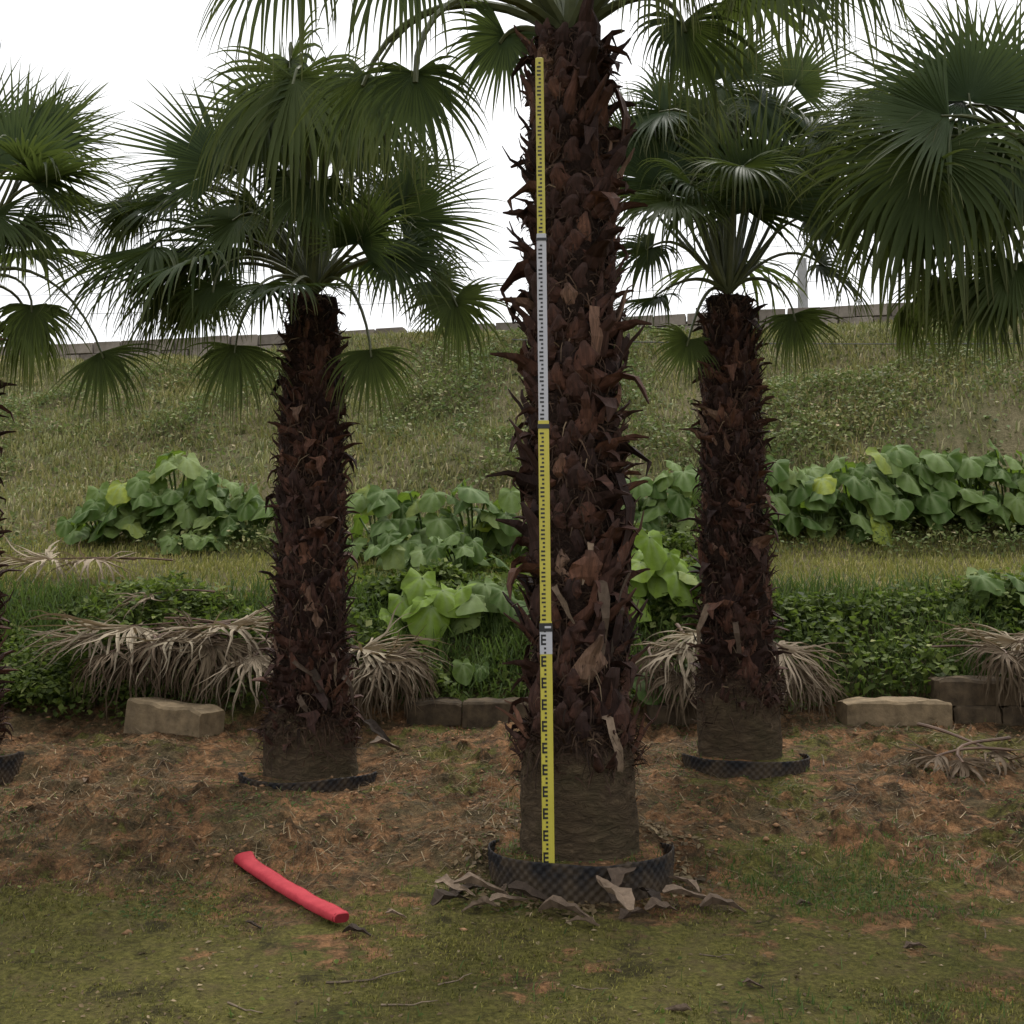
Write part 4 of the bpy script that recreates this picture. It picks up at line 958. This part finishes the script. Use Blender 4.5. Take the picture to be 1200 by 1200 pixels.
for (px, py, L, rz, r, lab) in (
    (1004, 919, 0.16, -50, 0.008, 'short pale twig on bare red soil'), (965, 893, 0.12, 80, 0.009, 'stubby pale twig beside the broad-leaf palm ring'),
    (500, 935, 0.35, 12, 0.006, 'long dry stalk across the soil between two rings'), (430, 1150, 0.3, 15, 0.008, 'dark curved twig in the mossy foreground'),
    (815, 1040, 0.22, 75, 0.007, 'thin twig rising beside the pinkish dry leaf base'), (1155, 1098, 0.10, 70, 0.005, 'tiny bent twig on the open moss'),
    (535, 1150, 0.16, 40, 0.005, 'thin tan twig on moss below the ring'), (180, 905, 0.3, 60, 0.005, 'straw-thin stalk on the soil below the askew block'),
    (285, 1185, 0.18, -35, 0.005, 'pale twig in the mossy foreground below the bag'), (840, 1122, 0.14, -20, 0.005, 'pale sliver of twig right of the ring on moss'),
    (690, 1160, 0.15, -30, 0.004, 'short sliver of straw on moss before the ring'), (480, 1180, 0.2, 10, 0.006, 'brown forked twig among the moss')):
    twig(px, py, L, rz, r, lab)

# ------------------------------------------------------------------ broad-leaved plants
def broad_mesh(k, mat='broad'):
    rs = random.Random(40 + k); n = 20
    V = [(0, 0, 0)]; vein = [1.0]
    rings = (0.35, 0.7, 1.0)
    for q in rings:
        for i in range(n):
            a = 2 * math.pi * i / n                     # 0 = tip direction (+x)
            # heart outline with a notch behind the stalk
            r = 0.5 * (0.86 + 0.30 * max(0, math.cos(a)) ** 3 + 0.10 * math.cos(2 * a) - 0.55 * max(0, -math.cos(a)) ** 14)
            r *= 1 + 0.07 * math.sin(5 * a + k) * (q == 1.0) + rs.uniform(-0.07, 0.05) * (q == 1.0)
            x = r * q * math.cos(a) + 0.12 * q; y = r * q * math.sin(a) * 0.95
            z = 0.05 * math.cos(a * 7) * q * 0.35 - 0.20 * q * q * (0.5 + 0.5 * math.cos(a)) ** 2 - 0.10 * (y * 2) ** 2 * q + 0.06 * math.sin(4 * a + k * 2) * q * q + rs.uniform(-0.02, 0.02) * q
            V.append((x, y, z)); vein.append((0.75 if i % 3 == 0 else 0.0) * (1.1 - q * 0.6))
    Fc = [(0, 1 + i, 1 + (i + 1) % n) for i in range(n)]
    for r_ in range(2):
        b = 1 + r_ * n
        Fc += [(b + i, b + n + i, b + n + (i + 1) % n, b + (i + 1) % n) for i in range(n)]
    return mesh('leaf', V, Fc, M[mat], {'vein': vein}, smooth=True)
BL = [broad_mesh(k) for k in range(5)]; LM = [broad_mesh(k, 'lime') for k in range(5)]
v, f = tube([(0, 0, 0), (0.02, 0, 0.33), (0.03, 0, 0.66), (0, 0, 1)], [0.02, 0.017, 0.014, 0.010], 6)
STK = mesh('stalk', v, f, M['stalk'])
def plant(px, py, d, n, h, spread, size, label, seed, group=None, lean=0.0, ms=None):
    rs = random.Random(seed)
    p = P(px, py, d); p[2] = float(gz(p[0], p[1])) - 0.02
    root = thing('broadleaf_plant', p, label, 'plant', group)
    n = int(n * 1.5) if n > 5 else n
    for i in range(n):
        a = i * 2.4 + rs.uniform(-0.5, 0.5); rr = spread * math.sqrt((i + 0.6) / n) * rs.uniform(0.8, 1.15)
        hh = h * (1.0 - 0.62 * (rr / spread) ** 1.6) * (rs.uniform(0.8, 1.12) if i % 3 else rs.uniform(0.35, 0.7))
        tip = p + np.array([rr * math.cos(a) + lean, rr * math.sin(a) * 0.75, max(0.08, hh)])
        tip[2] = max(tip[2], float(gz(tip[0], tip[1], False)) + 0.10)
        s = size * rs.uniform(0.75, 1.2)
        o = bpy.data.objects.new('leaf', rs.choice(ms or BL))
        # faces up and outwards, mostly tipped to the open (camera) side
        face = -math.pi / 2 + rs.uniform(-1.0, 1.0) if rs.random() < 0.7 else a
        link(o, root, tip, (rs.uniform(-0.35, 0.35), rs.uniform(0.25, 0.95), face), (s, s, s))
        st = bpy.data.objects.new('stalk', STK); foot = p + np.array([0.04 * math.cos(a), 0.04 * math.sin(a), 0])
        dv = Vector(tip - foot); ln = dv.length
        link(st, root, foot, dv.to_track_quat('Z', 'X').to_euler(), (1, 1, ln))
    return root
GR = 'broad-leaved plants along the foot of the bank'
lbl_left = ['yellow-green topped broad-leaved plant at the open end of the clump near the flat dead fronds', 'broad-leaved plant second from the open end of the small clump', 'tall broad-leaved plant crowning the small clump',
            'broad-leaved plant between the tall one and the frond-heap palm', 'broad-leaved plant next to the spiky trunk of the frond-heap palm', 'low broad-leaved plant at the front foot of the small clump']
for k, (px, py, d, n, h, sp, sz) in enumerate([(120, 622, 12.6, 12, 0.62, 0.42, 0.36), (165, 622, 12.7, 14, 0.80, 0.45, 0.38), (208, 618, 12.9, 16, 1.05, 0.45, 0.40), (252, 618, 12.8, 15, 0.86, 0.45, 0.38),
                                               (298, 620, 12.7, 14, 0.72, 0.45, 0.36), (226, 640, 12.3, 6, 0.25, 0.32, 0.28)]):
    plant(px, py, d, n, h, sp, sz, lbl_left[k], 100 + k, 'small broad-leaved clump')
for k, (px, py, d, n, h, sp, sz) in enumerate([(748, 600, 12.9, 13, 0.75, 0.4, 0.38), (800, 600, 12.9, 14, 0.85, 0.45, 0.38), (915, 606, 12.8, 15, 0.95, 0.45, 0.38), (958, 608, 12.8, 15, 0.85, 0.45, 0.38),
                                               (1002, 606, 12.8, 16, 0.95, 0.48, 0.40), (1048, 608, 12.9, 16, 1.02, 0.48, 0.42), (1094, 606, 12.9, 16, 0.95, 0.48, 0.40), (1138, 606, 12.9, 16, 1.02, 0.48, 0.38),
                                               (1182, 604, 12.9, 16, 0.98, 0.5, 0.38), (1230, 604, 12.9, 12, 0.95, 0.5, 0.38)]):
    lab = {0: 'broad-leaved plant at the bank foot, hard against the staff palm trunk', 1: 'broad-leaved plant at the bank foot, just before the slim palm trunk', 2: 'first broad-leaved plant of the long row, past the slim palm trunk'}.get(k, 'dense broad-leaved plant in the long row at the foot of the bank')
    plant(px, py, d, n, h, sp, sz, lab, 200 + k, 'long row of broad-leaved plants')
mids = [(468, 655, 11.3, 8, 0.45, 0.4, 0.3, 'low broad-leaved plant in the tangle beside the frond-heap palm'), (540, 655, 11.2, 8, 0.5, 0.4, 0.34, 'low broad-leaved plant in the tangle beside the staff palm'), (445, 636, 12.0, 11, 0.80, 0.42, 0.40, 'shaded broad-leaved plant beside the trunk of the frond-heap palm'), (500, 640, 12.0, 11, 0.85, 0.42, 0.42, 'shaded broad-leaved plant midway between two spiky trunks'),
        (555, 640, 12.0, 12, 0.90, 0.42, 0.42, 'shaded broad-leaved plant close to the staff palm trunk, on the far terrace'), (597, 640, 12.0, 8, 0.80, 0.4, 0.42, 'broad-leaved plant mostly hidden behind the staff palm trunk')]
for k, a in enumerate(mids): plant(*a, 300 + k, 'middle broad-leaved plants')
plant(505, 735, 9.7, 9, 0.52, 0.42, 0.42, 'bright lime broad-leaved plant sprawling over dark vines', 401, ms=LM)
plant(580, 735, 9.7, 7, 0.50, 0.32, 0.40, 'pale dusty broad-leaved plant next to the staff palm trunk', 402)
plant(765, 712, 9.9, 12, 0.78, 0.36, 0.40, 'sunlit broad-leaved plant filling the gap between two trunks', 403, ms=LM)
plant(812, 705, 10.0, 9, 0.62, 0.34, 0.36, 'low broad-leaved plant touching the slim dark trunk', 404)
plant(1170, 700, 10.0, 9, 0.45, 0.5, 0.34, 'low broad-leaved plant above the stacked edging blocks', 405)
plant(768, 815, 8.85, 4, 0.42, 0.16, 0.42, 'dark drooping broad leaf plant by the staff palm trunk', 406)
plant(552, 800, 9.0, 4, 0.30, 0.25, 0.2, 'small pale-leaved plant above the dark edging blocks', 407)

# ------------------------------------------------------------------ stuff: vines, grass, litter
def leaf_cards(name, pts, size, mat, label, seed, tilt=0.9, aspect=0.7):
    """many small pointed leaves: four triangles each, folded along the midrib"""
    rs = np.random.default_rng(seed); n = len(pts)
    s = size * rs.uniform(0.6, 1.3, n)[:, None]
    a = rs.uniform(0, 2 * np.pi, n); ti = rs.normal(0, tilt, n) * 0.6 - 0.25
    d = np.stack([np.cos(a) * np.cos(ti), np.sin(a) * np.cos(ti), np.sin(ti)], -1)
    up = np.stack([rs.normal(0, 0.35, n), rs.normal(-0.25, 0.35, n), np.ones(n)], -1)
    sd_ = np.cross(d, up); sd_ /= np.linalg.norm(sd_, axis=1)[:, None]; nn = np.cross(sd_, d)
    V = np.stack([pts, pts + d * s * 0.45 + sd_ * s * aspect * 0.5 + nn * s * 0.10, pts + d * s, pts + d * s * 0.45 - sd_ * s * aspect * 0.5 + nn * s * 0.10], 1).reshape(-1, 3)
    b = np.arange(n)[:, None] * 4
    Fc = np.concatenate([b + np.array([[0, 1, 2]]), b + np.array([[0, 2, 3]])])
    r = np.repeat(np.clip(rs.normal(0.45, 0.24, n), 0, 1), 4)
    return tag(ob(name, V, Fc, M[mat], None, (0, 0, 0), {'rnd': r}), label, None, None, 'stuff')
def blades(name, pts, h, wdt, mat, label, seed, lean=0.5):
    rs = np.random.default_rng(seed); n = len(pts)
    hh = (h * rs.uniform(0.5, 1.4, n))[:, None]; a = rs.uniform(0, 2 * np.pi, n)
    l = np.stack([np.cos(a), np.sin(a), 0 * a], -1); s = np.stack([-np.sin(a + 0.6), np.cos(a + 0.6), 0 * a], -1) * wdt * rs.uniform(0.6, 1.4, n)[:, None]
    le = lean * rs.uniform(0.2, 1.3, n)[:, None]; up = np.array([0, 0, 1.0])
    m_ = pts + up * hh * 0.6 + l * hh * le * 0.35; t = pts + up * hh * (1.0 - 0.35 * le) + l * hh * le
    V = np.stack([pts - s, pts + s, m_ - s * 0.7, m_ + s * 0.7, t], 1).reshape(-1, 3)
    b = np.arange(n)[:, None] * 5
    Fc = np.concatenate([b + np.array([[0, 1, 3]]), b + np.array([[0, 3, 2]]), b + np.array([[2, 3, 4]])])
    r = np.repeat(np.clip(rs.normal(0.48, 0.25, n), 0, 1), 5)
    return tag(ob(name, V, Fc, M[mat], None, (0, 0, 0), {'rnd': r}), label, None, None, 'stuff')
def scatter(n, x0, x1, y0, y1, dens, seed):
    rs = np.random.default_rng(seed); x = rs.uniform(x0, x1, n); y = rs.uniform(y0, y1, n)
    k = rs.random(n) < dens(x, y); x, y = x[k], y[k]
    return np.stack([x, y, gz(x, y)], -1), rs

# lush vines behind the edging
pts, rs = scatter(60000, -5.5, 6.5, 8.72, 10.5, lambda x, y: np.clip(0.6 + 1.8 * fbm(x, y, 1.1, 3, 71), 0.38, 1) * (1 - sst(9.9, 10.5, y)), 1)
hgt = 0.03 + 0.50 * np.clip(0.32 + 2.4 * fbm(pts[:, 0], pts[:, 1], 1.3, 4, 75), 0, 1) * (1 - 0.5 * sst(9.6, 10.4, pts[:, 1]))
pts[:, 2] += hgt * rs.random(len(pts)) ** 0.5
leaf_cards('vine_cover', pts, 0.075, 'vine', 'tangled green vines covering the ground behind the edging stones', 2)
pts, rs = scatter(34000, -5.5, 6.5, 8.75, 10.4, lambda x, y: np.clip(0.35 + 0.35 * sst(1.8, 2.6, x) + 1.6 * fbm(x, y, 1.4, 3, 72), 0.05, 1), 31)
pts[:, 2] += 0.12 * rs.random(len(pts))
blades('rank_grass', pts, 0.17, 0.0055, 'tuft', 'rank green grass growing through the vines', 32, 1.1)
# weeds at the left end, where no stone edges the bed
pts, rs = scatter(7000, -5.0, -2.7, 8.45, 9.2, lambda x, y: np.clip(0.7 + 1.5 * fbm(x, y, 1.6, 2, 77), 0, 1), 3)
pts[:, 2] += 0.30 * rs.random(len(pts)) ** 0.6
leaf_cards('dark_weeds', pts, 0.055, 'vine', 'low dark weeds at the end of the frond heap', 4)
pts, rs = scatter(52000, -1.9, 2.4, 9.9, 12.9, lambda x, y: np.clip(0.35 + 2.2 * fbm(x, y, 1.2, 4, 181), 0.05, 1) * sst(-1.9, -1.3, x) * (1 - sst(1.7, 2.4, x + 0.4 * fbm(x, y, 1, 2, 4))), 33)
pts[:, 2] += (0.03 + 0.42 * np.clip(0.15 + 2.4 * fbm(pts[:, 0], pts[:, 1], 1.5, 4, 182), 0, 1)) * rs.random(len(pts)) ** 0.6
leaf_cards('terrace_tangle', pts, 0.085, 'vine', 'tangle of weeds and creepers filling the terrace between the palm trunks', 34)
# terrace turf
pts, rs = scatter(60000, -8, 8.5, 9.9, 12.9, lambda x, y: 0.5 + 0.9 * (fbm(x, y, 1.3, 3, 81) + 0.3) * sst(9.9, 10.4, y), 5)
blades('terrace_turf', pts, 0.075, 0.006, 'terrace', 'short sunlit grass on the terrace below the bank', 6, 0.8)
# bank grass
pts, rs = scatter(150000, -15, 14, 12.9, 22.5, lambda x, y: np.where(np.abs(x) < 0.52 * y + 1.5, np.clip(0.55 + 1.6 * fbm(x, y, 0.7, 3, 85), 0.12, 1), 0), 7)
blades('bank_grass', pts, 0.15, 0.011, 'grass', 'dry olive grass covering the bank below the wall', 8, 0.8)
# scrubby leafy patches on the bank
pts, rs = scatter(200000, -13, 12, 13.2, 20.6, lambda x, y: np.where(np.abs(x) < 0.52 * y + 1, np.clip(0.22 + 2.6 * (fbm(x, y, 0.75, 4, 91)), 0.10, 1), 0), 9)
pts[:, 2] += 0.45 * rs.random(len(pts)) * np.clip(0.25 + 2.5 * fbm(pts[:, 0], pts[:, 1], 0.75, 4, 91), 0.15, 1)
leaf_cards('bank_scrub', pts, 0.07, 'shrub', 'scrubby grey-green weeds in patches on the bank', 10)
# weeds below the long row of broad leaves
pts, rs = scatter(16000, -6, 7, 12.0, 12.9, lambda x, y: np.clip(0.35 + 1.8 * fbm(x, y, 0.9, 2, 95), 0.0, 1), 11)
pts[:, 2] += 0.26 * rs.random(len(pts))
leaf_cards('terrace_weeds', pts, 0.06, 'shrub', 'loose weeds under the broad-leaved plants', 12)

# foreground litter
pts, rs = scatter(48000, -3.6, 4.3, 4.7, 8.6, lambda x, y: np.clip(sst(4.9, 5.8, y) * (0.35 + 1.8 * fbm(x, y, 1.7, 3, 101)), 0.03, 1), 13)
n_ = len(pts); a = rs.uniform(0, 2 * np.pi, n_); L = rs.uniform(0.02, 0.10, n_) ; 
d = np.stack([np.cos(a), np.sin(a), rs.normal(0.05, 0.22, n_)], -1) * L[:, None]; s = np.stack([-np.sin(a), np.cos(a), 0 * a], -1) * rs.uniform(0.0012, 0.0032, n_)[:, None]
pts[:, 2] += 0.008
b_ = pts + d; b_[:, 2] = np.maximum(b_[:, 2], gz(b_[:, 0], b_[:, 1]) + 0.004)
V = np.stack([pts - s, pts + s, b_ + s * 0.6, b_ - s * 0.6], 1).reshape(-1, 3)
tag(ob('straw_litter', V, np.arange(n_ * 4).reshape(-1, 4), M['straw'], None, (0, 0, 0), {'rnd': np.repeat(rs.random(n_) ** 1.5, 4)}), 'dry straw scraps scattered over the red soil', None, None, 'stuff')
pts, rs = scatter(30000, -3.3, 3.6, 3.4, 8.5, lambda x, y: np.clip(3.0 * (fbm(x, y, 1.5, 3, 111) - 0.07), 0.015, 1), 15)
blades('grass_tufts', pts, 0.045, 0.0024, 'tuft', 'small green grass tufts dotted over moss and soil', 16, 1.0)
# grassy patch right of the staff palm
pts, rs = scatter(4200, 0.9, 2.7, 4.9, 6.0, lambda x, y: np.clip(1.1 - ((x - 1.75) / 0.75) ** 2 - ((y - 5.4) / 0.45) ** 2 + 2.6 * fbm(x, y, 3, 3, 7), 0, 1), 17)
blades('grass_patch', pts, 0.036, 0.0026, 'tuft', 'soft green grass patch on the moss beside the staff palm', 18, 1.0)
pts, rs = scatter(9000, -3.4, 3.8, 3.4, 8.5, lambda x, y: np.clip(2.6 * (fbm(x, y, 1.2, 3, 121) - 0.10), 0.02, 1), 19)
pts[:, 2] += 0.02 * rs.random(len(pts))
leaf_cards('ground_weeds', pts, 0.024, 'vine', 'tiny weed leaves scattered over the ground', 20)
pts, rs = scatter(9000, -0.7, 1.5, 4.6, 6.2, lambda x, y: np.where(np.hypot(x - MAIN[0], y - MAIN[1]) > 0.475, np.exp(-((np.hypot(x - MAIN[0], y - MAIN[1]) - 0.48) / 0.13) ** 2) * np.clip(0.6 + 2 * fbm(x, y, 3, 2, 141), 0, 1), 0), 23)
pts[:, 2] += 0.03 * rs.random(len(pts))
leaf_cards('leaf_litter', pts, 0.045, 'straw', 'brown crumbled leaf litter banked against the dimpled ring', 24, 0.6, 0.5)
pts, rs = scatter(60000, -3.6, 4.3, 5.0, 8.6, lambda x, y: np.clip(3.2 * (fbm(x, y, 1.9, 4, 151) - 0.03), 0.02, 0.9), 25)
pts[:, 2] += 0.012 * rs.random(len(pts))
leaf_cards('soil_weeds', pts, 0.026, 'tuft', 'low olive weed scraps matted over the red soil', 26, 0.7, 0.4)
pts, rs = scatter(130000, -2.6, 2.6, 3.3, 6.2, lambda x, y: np.where(np.abs(x) < 0.48 * y + 0.15, np.clip(0.25 + 2.6 * fbm(x, y, 2.2, 4, 161), 0, 1) * (1 - 0.85 * sst(4.7, 6.0, y)), 0), 27)
blades('moss_nap', pts, 0.014, 0.0022, 'moss', 'short mossy nap of the trodden foreground', 28, 1.0)
pts, rs = scatter(5200, -2.8, 2.8, 3.3, 6.6, lambda x, y: np.where(np.abs(x) < 0.48 * y + 0.15, np.clip(0.3 + 1.6 * fbm(x, y, 1.5, 3, 171), 0, 1), 0), 29)
pts[:, 2] += 0.006
leaf_cards('leaf_scraps', pts, 0.026, 'straw', 'tiny brown leaf scraps strewn over the moss', 30, 0.25, 0.5)
# soil clods: small rough lumps
pts, rs = scatter(5200, -3.6, 4.2, 4.8, 8.6, lambda x, y: np.clip(sst(5.0, 5.9, y) * (0.4 + 2.0 * fbm(x, y, 1.4, 3, 131)), 0.02, 1), 21)
ico = np.array([(0, 0, 1), (0.9, 0, 0.3), (0.28, 0.85, 0.3), (-0.72, 0.53, 0.3), (-0.72, -0.53, 0.3), (0.28, -0.85, 0.3), (0, 0, -0.6)])
icf = np.array([(0, 1, 2), (0, 2, 3), (0, 3, 4), (0, 4, 5), (0, 5, 1), (6, 2, 1), (6, 3, 2), (6, 4, 3), (6, 5, 4), (6, 1, 5)])
n_ = len(pts); sz = (0.004 + 0.020 * rs.random(n_) ** 3.0)[:, None, None]
V = pts[:, None, :] + ico[None] * sz * rs.uniform(0.55, 1.35, (n_, 7, 1)) * np.array([1.2, 1, 0.7])
Fc = (icf[None] + (np.arange(n_) * 7)[:, None, None]).reshape(-1, 3)
tag(ob('soil_clods', V.reshape(-1, 3), Fc, M['clod'], None, (0, 0, 0)), 'crumbs of red soil scattered over the bed', None, None, 'stuff')
